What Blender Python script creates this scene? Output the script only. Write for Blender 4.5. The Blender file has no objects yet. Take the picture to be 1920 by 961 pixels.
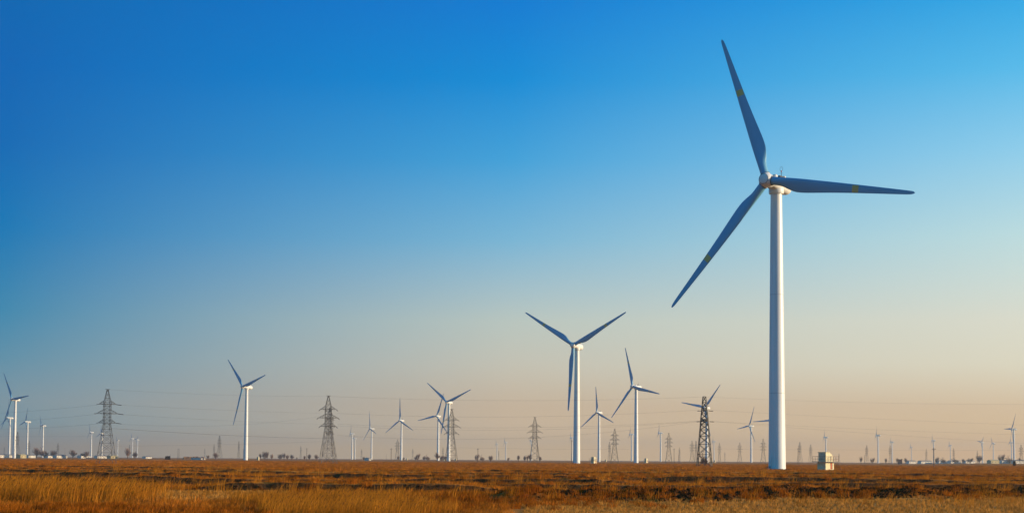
import bpy, math, random
import numpy as np
from mathutils import Matrix, Vector

rnd = random.Random(7)
rs = np.random.RandomState(11)
PI = math.pi
scene = bpy.context.scene

# ------------------------------------------------------------------ camera
FPX = 3200.0                       # focal length in pixels of the 1920-wide photograph
PITCH = math.atan(FPX * 2e-5)
ROLL = math.radians(0.39)
CAMH = 2.0
SHIFT = 380.55 - FPX * math.tan(PITCH)
cam_data = bpy.data.cameras.new('camera')
cam_data.sensor_width = 36.0
cam_data.lens = FPX / 1920.0 * 36.0
cam_data.shift_y = SHIFT / 1920.0
cam_data.clip_start = 0.1
cam_data.clip_end = 60000.0
cam = bpy.data.objects.new('camera', cam_data)
scene.collection.objects.link(cam)
cam.matrix_world = (Matrix.Translation((0, 0, CAMH)) @ Matrix.Rotation(PI / 2 + PITCH, 4, 'X') @ Matrix.Rotation(ROLL, 4, 'Z'))
scene.camera = cam
CR = np.array(cam.matrix_world.to_3x3())

# ------------------------------------------------------------------ light and sky
SUN_AZ = math.radians(95.0)        # clockwise from the viewing direction
SUN_EL = math.radians(12.0)
scene.view_settings.view_transform = 'Standard'
scene.view_settings.look = 'None'
scene.view_settings.exposure = 0.35
scene.view_settings.gamma = 1.0
scene.cycles.max_bounces = 5
scene.cycles.diffuse_bounces = 2
scene.cycles.glossy_bounces = 2
scene.cycles.transmission_bounces = 2
scene.cycles.transparent_max_bounces = 6
scene.cycles.volume_bounces = 0
scene.cycles.use_denoising = True

sun_data = bpy.data.lights.new('sun', 'SUN')
sun_data.energy = 5.0  # low winter sun from the right
sun_data.angle = math.radians(0.55)
sun_data.color = (1.0, 0.78, 0.48)
sun = bpy.data.objects.new('sun', sun_data)
scene.collection.objects.link(sun)
sd = Vector((math.sin(SUN_AZ) * math.cos(SUN_EL), math.cos(SUN_AZ) * math.cos(SUN_EL), math.sin(SUN_EL)))
sun.rotation_euler = sd.to_track_quat('Z', 'Y').to_euler()
sun.location = sd * 300


def lin(c):
    c = np.array(c, float) / 255.0
    return tuple(np.where(c <= 0.04045, c / 12.92, ((c + 0.055) / 1.055) ** 2.4))


world = bpy.data.worlds.new('World')
scene.world = world
world.use_nodes = True
wt = world.node_tree
for n in list(wt.nodes):
    wt.nodes.remove(n)


def wn(kind, **kw):
    n = wt.nodes.new(kind)
    for k, v in kw.items():
        setattr(n, k, v)
    return n


def wmath(op, a, b=None, clamp=False):
    n = wn('ShaderNodeMath', operation=op, use_clamp=clamp)
    for i, v in enumerate((a, b)):
        if v is None:
            continue
        if isinstance(v, (int, float)):
            n.inputs[i].default_value = v
        else:
            wt.links.new(v, n.inputs[i])
    return n.outputs[0]


def wmix(fac, a, b, blend='MIX'):
    n = wn('ShaderNodeMix', data_type='RGBA', blend_type=blend)
    for i, v in ((0, fac), (6, a), (7, b)):
        if isinstance(v, (int, float)):
            n.inputs[i].default_value = v
        elif isinstance(v, tuple):
            n.inputs[i].default_value = (*v[:3], 1)
        else:
            wt.links.new(v, n.inputs[i])
    return n.outputs[2]


# sky colours by elevation (sine of the elevation) toward the left, ahead and the right
SKY_Z = [0.0, 0.006, 0.019, 0.0315, 0.056, 0.081, 0.128, 0.174, 0.219, 0.262, 0.40, 0.7]
SKY_L = [(132,132,136),(133,135,138),(126,142,150),(124,147,158),(101,146,168),(76,139,174),(34,124,181),(8,110,180),(0,105,179),(0,102,178),(0,90,168),(0,66,140)]
SKY_M = [(179,163,144),(181,165,145),(189,172,151),(194,178,157),(194,192,178),(184,196,190),(124,181,212),(72,162,216),(20,142,212),(0,126,204),(0,104,184),(0,76,152)]
SKY_R = [(190,168,145),(193,171,147),(202,180,153),(209,189,161),(217,211,190),(216,217,202),(186,217,222),(143,204,233),(90,186,233),(50,165,230),(10,130,212),(0,96,176)]
#CALIB
SKY_L = [(0.2440, 0.1992, 0.1421), (0.2440, 0.1992, 0.1421), (0.1487, 0.2448, 0.2834), (0.1663, 0.2460, 0.2877), (0.0834, 0.2157, 0.3080), (0.0322, 0.1848, 0.3216), (0.0001, 0.1334, 0.3427), (0.0001, 0.1004, 0.3356), (0.0001, 0.0919, 0.3362), (0.0000, 0.0942, 0.3193), (0.0000, 0.0702, 0.2772), (0.0000, 0.0327, 0.1758)]
SKY_M = [(0.7146, 0.4648, 0.1968), (0.7146, 0.4648, 0.1968), (0.5979, 0.4320, 0.2575), (0.5241, 0.3940, 0.2582), (0.4786, 0.4482, 0.3597), (0.4077, 0.4570, 0.4076), (0.1533, 0.3635, 0.5142), (0.0382, 0.2729, 0.5308), (0.0001, 0.1968, 0.5081), (0.0001, 0.1488, 0.4855), (0.0000, 0.0986, 0.3461), (0.0000, 0.0467, 0.2164)]
SKY_R = [(0.7992, 0.4312, 0.1248), (0.7992, 0.4312, 0.1248), (0.6567, 0.4433, 0.2234), (0.6015, 0.4366, 0.2615), (0.6123, 0.5607, 0.4222), (0.5844, 0.5727, 0.4685), (0.4046, 0.5646, 0.5711), (0.2127, 0.4763, 0.6362), (0.0700, 0.3787, 0.6300), (0.0150, 0.2852, 0.5908), (0.0000, 0.1651, 0.4866), (0.0000, 0.0818, 0.3106)]
Z2 = math.sqrt(0.7)
tc = wn('ShaderNodeTexCoord')
sx = wn('ShaderNodeSeparateXYZ')
wt.links.new(tc.outputs['Generated'], sx.inputs[0])
zc = wmath('MAXIMUM', sx.outputs[2], 0.0)
zf = wmath('DIVIDE', wmath('SQRT', zc), Z2, clamp=True)
rxy = wmath('SQRT', wmath('ADD', wmath('POWER', wmath('ABSOLUTE', sx.outputs[0]), 2.0), wmath('POWER', wmath('ABSOLUTE', sx.outputs[1]), 2.0)))
ux = wmath('DIVIDE', sx.outputs[0], wmath('MAXIMUM', rxy, 1e-4))
uy = wmath('DIVIDE', sx.outputs[1], wmath('MAXIMUM', rxy, 1e-4))


def sky_ramp(cols):
    r = wn('ShaderNodeValToRGB')
    r.color_ramp.interpolation = 'LINEAR'
    while len(r.color_ramp.elements) < len(SKY_Z):
        r.color_ramp.elements.new(0.5)
    for e, z, c in zip(r.color_ramp.elements, SKY_Z, cols):
        e.position = math.sqrt(z) / Z2
    for e, z, c in zip(r.color_ramp.elements, SKY_Z, cols):
        e.color = (*(c if max(c) <= 3.0 else lin(c)), 1)
    wt.links.new(zf, r.inputs[0])
    return r.outputs[0]


cl, cm, cr = sky_ramp(SKY_L), sky_ramp(SKY_M), sky_ramp(SKY_R)
EDGE = 0.288
fl = wmath('DIVIDE', wmath('ADD', ux, EDGE), EDGE, clamp=True)
fr = wmath('DIVIDE', ux, EDGE, clamp=True)
grad = wmix(fr, wmix(fl, cl, cm), cr)
# sky out of view: an added deeper blue, shaped to tint the shaded sides
back_ramp = wn('ShaderNodeValToRGB')
for e, (p_, c_) in zip(back_ramp.color_ramp.elements, ((0.0, (0.01, 0.22, 0.38)), (0.6, (0.0, 0.195, 0.44)))):
    e.position = p_
    e.color = (*c_, 1)
wt.links.new(zf, back_ramp.inputs[0])
fb = wmath('MULTIPLY', wmath('ADD', wmath('MULTIPLY', uy, -1.0), 0.85), 1.3, clamp=True)
# ... except toward the sun, where it stays bright
fs = wmath('MULTIPLY', wmath('ADD', ux, -0.72), 4.5, clamp=True)
fb = wmath('MULTIPLY', fb, wmath('SUBTRACT', 1.0, wmath('MULTIPLY', fs, 0.75)))
grad = wmix(fb, grad, back_ramp.outputs[0])
nishita = wn('ShaderNodeTexSky', sky_type='NISHITA')
nishita.sun_disc = False
nishita.sun_elevation = SUN_EL
nishita.sun_rotation = SUN_AZ
nishita.dust_density = 2.0
tint = wmix(1.0, nishita.outputs[0], (0.0, 0.05, 0.10), 'MULTIPLY')
g10 = wmix(1.0, grad, (10.0, 10.0, 10.0), 'MULTIPLY')
tot = wmix(1.0, g10, tint, 'ADD')
bg = wn('ShaderNodeBackground')
bg.inputs['Strength'].default_value = 0.1
wt.links.new(tot, bg.inputs['Color'])
wo = wn('ShaderNodeOutputWorld')
wt.links.new(bg.outputs[0], wo.inputs['Surface'])

# ------------------------------------------------------------------ helpers


def ray(px, py):
    return CR @ np.array([(px - 960) / FPX, -(py - 480.25 - SHIFT) / FPX, -1.0])


def hor(px):
    return 854.3 + px / 1920.0 * 13.0


def at(px, dist):
    """ground position seen in the direction of column px, dist metres ahead"""
    d = ray(px, hor(px))
    return d[0] / d[1] * dist, dist


def z_at(px, py, dist):
    d = ray(px, py)
    return CAMH + d[2] / d[1] * dist


def dist_of_base(px, py):
    return CAMH * FPX / max(py - hor(px), 2.0)


def material(name, color, rough=0.7, spec=0.3, noise=0.0, nscale=2.0, dark=None, metal=0.0, stretch=None, translucent=0.0, random_amt=0.0, bump=0.0, bscale=10.0):
    m = bpy.data.materials.new(name)
    m.use_nodes = True
    nt = m.node_tree
    b = nt.nodes['Principled BSDF']
    b.inputs['Roughness'].default_value = rough
    b.inputs['Specular IOR Level'].default_value = spec
    b.inputs['Metallic'].default_value = metal
    b.inputs['Base Color'].default_value = (*color, 1)
    out = None
    if noise > 0 or dark is not None:
        tcn = nt.nodes.new('ShaderNodeTexCoord')
        mp = nt.nodes.new('ShaderNodeMapping')
        if stretch:
            mp.inputs['Scale'].default_value = stretch
        nz = nt.nodes.new('ShaderNodeTexNoise')
        nz.inputs['Scale'].default_value = nscale
        nz.inputs['Detail'].default_value = 5
        nt.links.new(tcn.outputs['Object'], mp.inputs[0])
        nt.links.new(mp.outputs[0], nz.inputs['Vector'])
        rp = nt.nodes.new('ShaderNodeValToRGB')
        rp.color_ramp.elements[0].position = 0.3
        rp.color_ramp.elements[1].position = 0.7
        d = dark if dark is not None else tuple(c * (1 - noise) for c in color)
        rp.color_ramp.elements[0].color = (*d, 1)
        rp.color_ramp.elements[1].color = (*color, 1)
        nt.links.new(nz.outputs[0], rp.inputs[0])
        out = rp.outputs[0]
    if random_amt > 0:
        oi = nt.nodes.new('ShaderNodeObjectInfo')
        mr = nt.nodes.new('ShaderNodeMapRange')
        mr.inputs['To Min'].default_value = 1 - random_amt
        mr.inputs['To Max'].default_value = 1 + random_amt
        nt.links.new(oi.outputs['Random'], mr.inputs['Value'])
        mx = nt.nodes.new('ShaderNodeVectorMath')
        mx.operation = 'SCALE'
        if out is not None:
            nt.links.new(out, mx.inputs[0])
        else:
            mx.inputs[0].default_value = color
        nt.links.new(mr.outputs[0], mx.inputs['Scale'])
        out = mx.outputs[0]
    if out is not None:
        nt.links.new(out, b.inputs['Base Color'])
    if bump > 0:
        nb = nt.nodes.new('ShaderNodeTexNoise')
        nb.inputs['Scale'].default_value = bscale
        nb.inputs['Detail'].default_value = 6
        bn = nt.nodes.new('ShaderNodeBump')
        bn.inputs['Strength'].default_value = bump
        tcb = nt.nodes.new('ShaderNodeTexCoord')
        nt.links.new(tcb.outputs['Object'], nb.inputs['Vector'])
        nt.links.new(nb.outputs[0], bn.inputs['Height'])
        nt.links.new(bn.outputs[0], b.inputs['Normal'])
    if translucent > 0:
        tr = nt.nodes.new('ShaderNodeBsdfTranslucent')
        tr.inputs['Color'].default_value = (*color, 1)
        if out is not None:
            nt.links.new(out, tr.inputs['Color'])
        ms = nt.nodes.new('ShaderNodeMixShader')
        ms.inputs[0].default_value = translucent
        nt.links.new(b.outputs[0], ms.inputs[1])
        nt.links.new(tr.outputs[0], ms.inputs[2])
        nt.links.new(ms.outputs[0], nt.nodes['Material Output'].inputs['Surface'])
    return m


M = {}
M['tower'] = material('tower_paint', (0.80, 0.80, 0.79), 0.38, 0.5, dark=(0.66, 0.65, 0.62), nscale=0.5, stretch=(3, 3, 0.12))
M['blade'] = material('blade_shade_blue', (0.14, 0.37, 0.55), 0.42, 0.35, dark=(0.12, 0.33, 0.50), nscale=0.5, stretch=(2, 2, 0.3))  # white blades; the blue of their shade is put into this colour
M['nacelle'] = material('nacelle_paint', (0.78, 0.76, 0.72), 0.42, 0.4, dark=(0.66, 0.64, 0.60), nscale=1.2)
M['seam'] = material('seam_grey', (0.60, 0.60, 0.59), 0.6, noise=0.2)
M['marking'] = material('blade_marking_ochre', (0.66, 0.46, 0.14), 0.6, noise=0.15, nscale=3)
M['dark'] = material('dark_metal', (0.03, 0.03, 0.035), 0.5, noise=0.2)
M['red'] = material('red_lamp_housing', (0.45, 0.06, 0.03), 0.5, noise=0.2)
M['concrete'] = material('concrete', (0.36, 0.33, 0.29), 0.9, 0.2, dark=(0.22, 0.20, 0.17), nscale=3, bump=0.3)
M['steel'] = material('weathered_steel', (0.13, 0.12, 0.11), 0.55, 0.5, dark=(0.06, 0.05, 0.045), nscale=1.5, metal=0.2)
M['steel2'] = material('dark_steel', (0.05, 0.045, 0.045), 0.55, 0.5, dark=(0.02, 0.02, 0.02), nscale=1.5, metal=0.2)
M['insulator'] = material('brown_glaze', (0.05, 0.02, 0.012), 0.25, 0.6, noise=0.3)
M['wire'] = material('wire_aluminium', (0.09, 0.08, 0.075), 0.5, 0.4, noise=0.2)
M['cabin'] = material('kiosk_paint', (0.80, 0.70, 0.42), 0.5, 0.3, dark=(0.52, 0.44, 0.28), nscale=2.5)
M['shutter'] = material('kiosk_shutter_paint', (0.60, 0.50, 0.36), 0.6, 0.3, dark=(0.45, 0.36, 0.24), nscale=2)
M['orange'] = material('orange_paint', (0.50, 0.08, 0.008), 0.6, noise=0.2)
M['rail'] = material('rusty_rail', (0.22, 0.11, 0.07), 0.6, 0.3, noise=0.3)
M['brick'] = material('red_brick', (0.20, 0.08, 0.05), 0.9, 0.2, dark=(0.12, 0.05, 0.035), nscale=4)
M['bark'] = material('grey_bark', (0.13, 0.085, 0.06), 0.9, 0.2, dark=(0.07, 0.045, 0.03), nscale=4)
M['twig'] = material('reddish_twigs', (0.27, 0.165, 0.125), 0.9, 0.1, noise=0.3, nscale=1, random_amt=0.2)
M['white_wall'] = material('whitewashed_wall', (0.66, 0.62, 0.55), 0.8, 0.2, noise=0.2, nscale=1)
M['tan_wall'] = material('tan_wall', (0.48, 0.40, 0.22), 0.8, 0.2, noise=0.2, nscale=1)
M['roof'] = material('grey_roof', (0.20, 0.19, 0.19), 0.8, 0.2, noise=0.3, nscale=1)
M['glass'] = material('window_glass', (0.03, 0.04, 0.05), 0.1, 0.6, noise=0.2)
M['wood'] = material('pole_concrete', (0.17, 0.12, 0.10), 0.85, 0.2, dark=(0.08, 0.055, 0.045), nscale=3)
M['soil'] = material('dark_soil', (0.10, 0.040, 0.013), 0.95, 0.0, dark=(0.035, 0.013, 0.004), nscale=3, random_amt=0.5, bump=0.6)
M['grass'] = material('dry_grass', (0.58, 0.205, 0.022), 0.9, 0.0, dark=(0.33, 0.100, 0.009), nscale=1.0, translucent=0.28, random_amt=0.5)
M['reed'] = material('dry_reed', (0.62, 0.250, 0.026), 0.8, 0.0, dark=(0.40, 0.140, 0.010), nscale=1.0, translucent=0.35, random_amt=0.3)
M['plume'] = material('reed_plume', (0.16, 0.07, 0.025), 0.9, 0.1, noise=0.3, translucent=0.2, random_amt=0.4)
M['weed'] = material('rusty_weed', (0.42, 0.125, 0.008), 0.85, 0.0, dark=(0.25, 0.07, 0.008), nscale=2.0, translucent=0.3, random_amt=0.4)
M['stubble'] = material('pale_stubble', (0.62, 0.29, 0.06), 0.8, 0.0, noise=0.3, translucent=0.3, random_amt=0.4)


def tag(o, label=None, cat=None, group=None, kind=None):
    if label:
        o['label'] = label
    if cat:
        o['category'] = cat
    if group:
        o['group'] = group
    if kind:
        o['kind'] = kind
    return o


def empty(name, loc=(0, 0, 0), rz=0.0):
    o = bpy.data.objects.new(name, None)
    o.empty_display_size = 0.5
    o.location = loc
    o.rotation_euler = (0, 0, rz)
    scene.collection.objects.link(o)
    return o


class MB:
    """collects polygons and becomes one mesh"""

    def __init__(s):
        s.v, s.f = [], []

    def add(s, verts, faces, mat=None):
        n = len(s.v)
        if mat is not None:
            verts = [tuple(mat @ Vector(v)) for v in verts]
        s.v += [tuple(v) for v in verts]
        s.f += [tuple(i + n for i in f) for f in faces]

    def box(s, c, d, rz=0.0, mat=None):
        cx, cy, cz = c
        a, b, h = d[0] / 2, d[1] / 2, d[2] / 2
        vs = []
        for x, y, z in ((-a, -b, -h), (a, -b, -h), (a, b, -h), (-a, b, -h), (-a, -b, h), (a, -b, h), (a, b, h), (-a, b, h)):
            vs.append((cx + x * math.cos(rz) - y * math.sin(rz), cy + x * math.sin(rz) + y * math.cos(rz), cz + z))
        s.add(vs, [(3, 2, 1, 0), (4, 5, 6, 7), (0, 1, 5, 4), (1, 2, 6, 5), (2, 3, 7, 6), (3, 0, 4, 7)], mat)

    def bar(s, p, q, w, n=4, w2=None):
        p, q = Vector(p), Vector(q)
        d = q - p
        if d.length < 1e-6:
            return
        u = d.orthogonal().normalized()
        v = d.normalized().cross(u)
        w2 = w if w2 is None else w2
        vs = []
        for c, r in ((p, w), (q, w2)):
            for k in range(n):
                a = 2 * PI * (k + 0.5) / n
                vs.append(c + u * math.cos(a) * r + v * math.sin(a) * r)
        fs = [(k, (k + 1) % n, n + (k + 1) % n, n + k) for k in range(n)]
        fs += [tuple(range(n - 1, -1, -1)), tuple(range(n, 2 * n))]
        s.add(vs, fs)

    def lathe(s, prof, n=32, mat=None, caps=True):
        """prof: (radius, z) from bottom to top"""
        vs = []
        for r, z in prof:
            for k in range(n):
                a = 2 * PI * k / n
                vs.append((r * math.cos(a), r * math.sin(a), z))
        fs = []
        for j in range(len(prof) - 1):
            for k in range(n):
                a, b = j * n + k, j * n + (k + 1) % n
                fs.append((a, b, b + n, a + n))
        if caps:
            fs.append(tuple(range(n - 1, -1, -1)))
            fs.append(tuple((len(prof) - 1) * n + k for k in range(n)))
        s.add(vs, fs, mat)

    def loft(s, rings, caps=True):
        n = len(rings[0])
        vs = [p for r in rings for p in r]
        fs = []
        for j in range(len(rings) - 1):
            for k in range(n):
                a, b = j * n + k, j * n + (k + 1) % n
                fs.append((a, b, b + n, a + n))
        if caps:
            fs.append(tuple(range(n - 1, -1, -1)))
            fs.append(tuple((len(rings) - 1) * n + k for k in range(n)))
        s.add(vs, fs)

    def mesh(s, name, m, smooth=False):
        me = bpy.data.meshes.new(name)
        me.from_pydata(s.v, [], s.f)
        me.materials.append(m)
        if smooth:
            me.polygons.foreach_set('use_smooth', [True] * len(me.polygons))
            try:
                me.set_sharp_from_angle(angle=math.radians(40))
            except Exception:
                pass
        me.update()
        return me

    def build(s, name, m, parent=None, smooth=False, loc=None):
        return put(name, s.mesh(name, m, smooth), parent, loc)


def put(name, me, parent=None, loc=None):
    o = bpy.data.objects.new(name, me)
    scene.collection.objects.link(o)
    if loc is not None:
        o.location = loc
    if parent is not None:
        o.parent = parent
    return o


# ------------------------------------------------------------------ terrain height
_tab = rs.rand(8, 256, 256)


def vnoise(x, y, k=0):
    xi, yi = np.floor(x).astype(int), np.floor(y).astype(int)
    fx, fy = x - xi, y - yi
    fx, fy = fx * fx * (3 - 2 * fx), fy * fy * (3 - 2 * fy)
    t = _tab[k]
    a, b = t[xi & 255, yi & 255], t[(xi + 1) & 255, yi & 255]
    c, d = t[xi & 255, (yi + 1) & 255], t[(xi + 1) & 255, (yi + 1) & 255]
    return (a * (1 - fx) + b * fx) * (1 - fy) + (c * (1 - fx) + d * fx) * fy


def fbm(x, y, k=0, o=4):
    s, a = 0, 0.5
    for i in range(o):
        s = s + a * vnoise(x * 2 ** i + 17 * i, y * 2 ** i + 5 * i, (k + i) % 8)
        a *= 0.5
    return s / (1 - 0.5 ** o)


def sstep(t):
    t = np.clip(t, 0, 1)
    return t * t * (3 - 2 * t)


# field banks: (Y at X=0, slope, height, x range, depth of the terrace behind it)
BANKS = [(262, -0.10, 0.42, (-200, -32), 30), (216, -0.07, 0.45, (-90, 75), 22), (188, -0.06, 0.42, (-80, 70), 20), (168, -0.06, 0.30, (-60, 60), 12),
         (150, -0.05, 0.46, (-45, 60), 16), (126, -0.04, 0.46, (-32, 12), 14), (131, -0.06, 0.34, (14, 60), 12), (101, -0.05, 0.36, (-21, 1.5), 12), (113, -0.04, 0.28, (-6, 24), 8)]


def ridge_line(x):
    return 82.0 + 0.52 * x + 1.4 * np.sin(x * 0.5)


def bank_parts(x, y):
    """height of the banks, mask of their bare soil and painted edge shade"""
    h = np.zeros_like(x)
    m = np.zeros_like(x)
    for i, (y0, sl, ht, (xa, xb), dep) in enumerate(BANKS):
        yc = y0 + sl * x + 0.8 * (fbm(x * 0.05 + 9 * i, y * 0 + 3.3 * i, i % 5, 3) - 0.5) * 2
        yc = yc + 0.3 * (vnoise(x * 0.7 + i, y * 0 + i, 3) - 0.5)
        e = sstep((x - xa) / 5.0) * sstep((xb - x) / 5.0)
        amp = 1.2 * ht * e * np.clip(1.5 * vnoise(x * 0.09 + 31 * i, y * 0 + 7.7, 2) + 0.35, 0.12, 1.1)
        t = y - yc
        rise = sstep((t + 0.2) / 0.45)
        fall = 1 - sstep((t - 1.5) / dep)
        h = h + amp * rise * fall
        m = np.maximum(m, np.clip(1.8 - np.abs(t + 0.1) / 0.5, 0, 1) * (amp > 0.10))  # bare soil of the face; also paints the shaded grass edge dark
    return h, m


def furrow(x, y):
    m = np.zeros_like(x)
    for yc, xa, xb, w in ((74.0, 9.5, 19.5, 0.55), (68.4, 13, 32, 0.5), (77.5, -1, 6, 0.35)):
        tt = (y - (yc + 0.03 * (x - xa) + 0.5 * (vnoise(x * 0.3, y * 0, 1) - 0.5))) / w
        m = np.maximum(m, np.exp(-tt * tt) * sstep((x - xa) / 2) * sstep((xb - x) / 4))
    return m


def height(x, y):
    x, y = np.asarray(x, float), np.asarray(y, float)
    d = np.hypot(x, y)
    h = 0.16 * (fbm(x * 0.06, y * 0.06, 1) - 0.5) * 2 + 0.07 * (fbm(x * 0.5, y * 0.5, 4, 3) - 0.5)
    h = h * np.clip(1 - (d - 400) / 1500, 0.25, 1)
    h = h + 0.35 * (fbm(x * 0.004, y * 0.004, 2, 2) - 0.5) * sstep((d - 350) / 400)
    bh, _ = bank_parts(x, y)
    h = h + bh * (1 + 0.5 * (fbm(x * 1.3, y * 1.3, 5, 3) - 0.5))
    # cloddy spoil ridge
    t = (y - ridge_line(x)) / 2.3
    e = sstep((x + 9) / 12.0)
    h = h + e * (0.38 + 0.22 * (fbm(x * 0.25, y * 0.35, 3, 3) - 0.5) * 2) * np.exp(-t * t) + e * 0.75 * (fbm(x * 1.3, y * 1.3, 5, 4) - 0.5) * np.exp(-t * t / 1.6)
    # plough furrows in the near stubble field
    h = h - 0.24 * furrow(x, y)
    # spoil mound beyond the second field on the right
    h = h + 0.55 * np.exp(-((x - 27.5) / 7.5) ** 2 - ((y - 290) / 5.0) ** 2)
    # land rises a little far to the right
    h = h + 1.35 * sstep((x / np.maximum(y, 1) - 0.235) / 0.035) * sstep((y - 600) / 900) * (x > 0)
    return h


def hz(x, y):
    return float(height(np.array([x]), np.array([y]))[0])


def axis_fine(segs):
    out = []
    for a, b, st in segs:
        out += list(np.arange(a, b, st))
    return out


gy = list(-np.geomspace(60, 9000, 14)[::-1]) + list(np.linspace(-50, 30, 17)) + list(np.arange(32, 60, 1.0)) + list(np.arange(60, 135, 0.22)) + list(np.arange(135, 275, 0.34)) + list(np.arange(275, 420, 1.5)) + list(np.geomspace(422, 9000, 90))
gxp = list(np.arange(0, 45, 0.36)) + list(np.arange(45, 75, 0.8)) + list(np.arange(75, 160, 2.5)) + list(np.geomspace(164, 9000, 42))
gx = sorted([-v for v in gxp[1:]] + gxp)
GX, GY = np.meshgrid(np.array(gx), np.array(gy), indexing='xy')
GZ = height(GX, GY)
ny, nx = GX.shape
co = np.stack([GX, GY, GZ], -1).reshape(-1, 3)
me = bpy.data.meshes.new('ground')
me.vertices.add(len(co))
me.vertices.foreach_set('co', co.ravel())
ii = (np.arange(ny - 1)[:, None] * nx + np.arange(nx - 1)[None, :]).ravel()
quads = np.stack([ii, ii + 1, ii + nx + 1, ii + nx], -1)
nf = len(quads)
me.loops.add(nf * 4)
me.loops.foreach_set('vertex_index', quads.ravel().astype(np.int32))
me.polygons.add(nf)
me.polygons.foreach_set('loop_start', np.arange(0, nf * 4, 4, dtype=np.int32))
me.polygons.foreach_set('loop_total', np.full(nf, 4, dtype=np.int32))
me.update(calc_edges=True)
me.polygons.foreach_set('use_smooth', np.ones(nf, bool))
fx, fy = GX.ravel(), GY.ravel()
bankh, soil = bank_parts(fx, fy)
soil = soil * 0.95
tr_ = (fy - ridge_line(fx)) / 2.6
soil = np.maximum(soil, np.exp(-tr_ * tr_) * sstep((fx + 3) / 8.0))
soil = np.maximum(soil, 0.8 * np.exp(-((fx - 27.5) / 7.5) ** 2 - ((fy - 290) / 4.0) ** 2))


def stubble_mask(x, y):
    a = (y < ridge_line(x) - 2.4 + 0.8 * (vnoise(x * 0.3, y * 0.3, 6) - .5)) * (y > 58) * sstep((x - (-1.5)) / 4)
    b = (y > 78) * (y < 100 - 0.05 * x) * sstep((x + 24) / 3) * sstep((-11 - x) / 3)
    a = a * (furrow(x, y) < 0.35)
    c = np.zeros_like(x)
    for i, (y0, sl, ht, (xa, xb), dep) in enumerate(BANKS):
        yc = y0 + sl * x + 0.8 * (fbm(x * 0.05 + 9 * i, y * 0 + 3.3 * i, i % 5, 3) - 0.5) * 2
        t = yc - y
        c = np.maximum(c, (t > 0.1) * (t < 4 + 9 * vnoise(x * 0.05, y * 0 + i, 6)) * sstep((x - xa) / 5) * sstep((xb - x) / 5) * (vnoise(x * 0.08, y * 0.2 + i, 4) > 0.22))
    return np.maximum(np.maximum(a, b), c * 0.8)


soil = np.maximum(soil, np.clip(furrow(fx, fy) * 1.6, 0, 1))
stub = stubble_mask(fx, fy)
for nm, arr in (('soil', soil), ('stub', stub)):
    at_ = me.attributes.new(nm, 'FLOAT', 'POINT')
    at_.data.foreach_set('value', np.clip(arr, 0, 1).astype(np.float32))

gm = bpy.data.materials.new('ground_earth')
gm.use_nodes = True
nt = gm.node_tree
B = nt.nodes['Principled BSDF']
B.inputs['Roughness'].default_value = 0.95
B.inputs['Specular IOR Level'].default_value = 0.05


def gn(kind, **kw):
    n = nt.nodes.new(kind)
    for k, v in kw.items():
        setattr(n, k, v)
    return n


geo = gn('ShaderNodeNewGeometry')


def gnoise(scale, detail, sc=(1, 1, 1)):
    mp = gn('ShaderNodeMapping')
    mp.inputs['Scale'].default_value = sc
    nz = gn('ShaderNodeTexNoise')
    nz.inputs['Scale'].default_value = scale
    nz.inputs['Detail'].default_value = detail
    nt.links.new(geo.outputs['Position'], mp.inputs[0])
    nt.links.new(mp.outputs[0], nz.inputs['Vector'])
    return nz.outputs[0]


def gramp(src, stops):
    r = gn('ShaderNodeValToRGB')
    while len(r.color_ramp.elements) < len(stops):
        r.color_ramp.elements.new(0.5)
    for e, (p_, c_) in zip(r.color_ramp.elements, stops):
        e.position = p_
        e.color = (*c_, 1)
    nt.links.new(src, r.inputs[0])
    return r.outputs[0]


def gmix(fac, a, b, blend='MIX'):
    n = gn('ShaderNodeMix', data_type='RGBA', blend_type=blend)
    for i, v in ((0, fac), (6, a), (7, b)):
        if isinstance(v, (int, float)):
            n.inputs[i].default_value = v
        elif isinstance(v, tuple):
            n.inputs[i].default_value = (*v[:3], 1)
        else:
            nt.links.new(v, n.inputs[i])
    return n.outputs[2]


base = gramp(gnoise(0.035, 9, (0.45, 1, 1)), [(0.30, (0.24, 0.072, 0.010)), (0.48, (0.46, 0.150, 0.018)), (0.66, (0.60, 0.25, 0.035))])
fine = gramp(gnoise(1.7, 6), [(0.3, (0.55, 0.52, 0.5)), (0.7, (1.15, 1.15, 1.15))])
base = gmix(1.0, base, fine, 'MULTIPLY')
stubc = gramp(gnoise(2.5, 8, (0.35, 1, 1)), [(0.35, (0.30, 0.115, 0.022)), (0.65, (0.66, 0.32, 0.08))])
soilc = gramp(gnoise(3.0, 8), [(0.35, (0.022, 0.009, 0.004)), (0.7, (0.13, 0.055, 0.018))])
a1 = gn('ShaderNodeAttribute', attribute_name='stub')
a2 = gn('ShaderNodeAttribute', attribute_name='soil')
col = gmix(a1.outputs['Fac'], base, stubc)
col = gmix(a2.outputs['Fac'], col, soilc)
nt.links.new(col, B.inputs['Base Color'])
bmp = gn('ShaderNodeBump')
bmp.inputs['Strength'].default_value = 0.8
bmp.inputs['Distance'].default_value = 0.12
nt.links.new(gnoise(5.0, 8), bmp.inputs['Height'])
nt.links.new(bmp.outputs[0], B.inputs['Normal'])
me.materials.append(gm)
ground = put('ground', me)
tag(ground, kind='structure')

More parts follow.
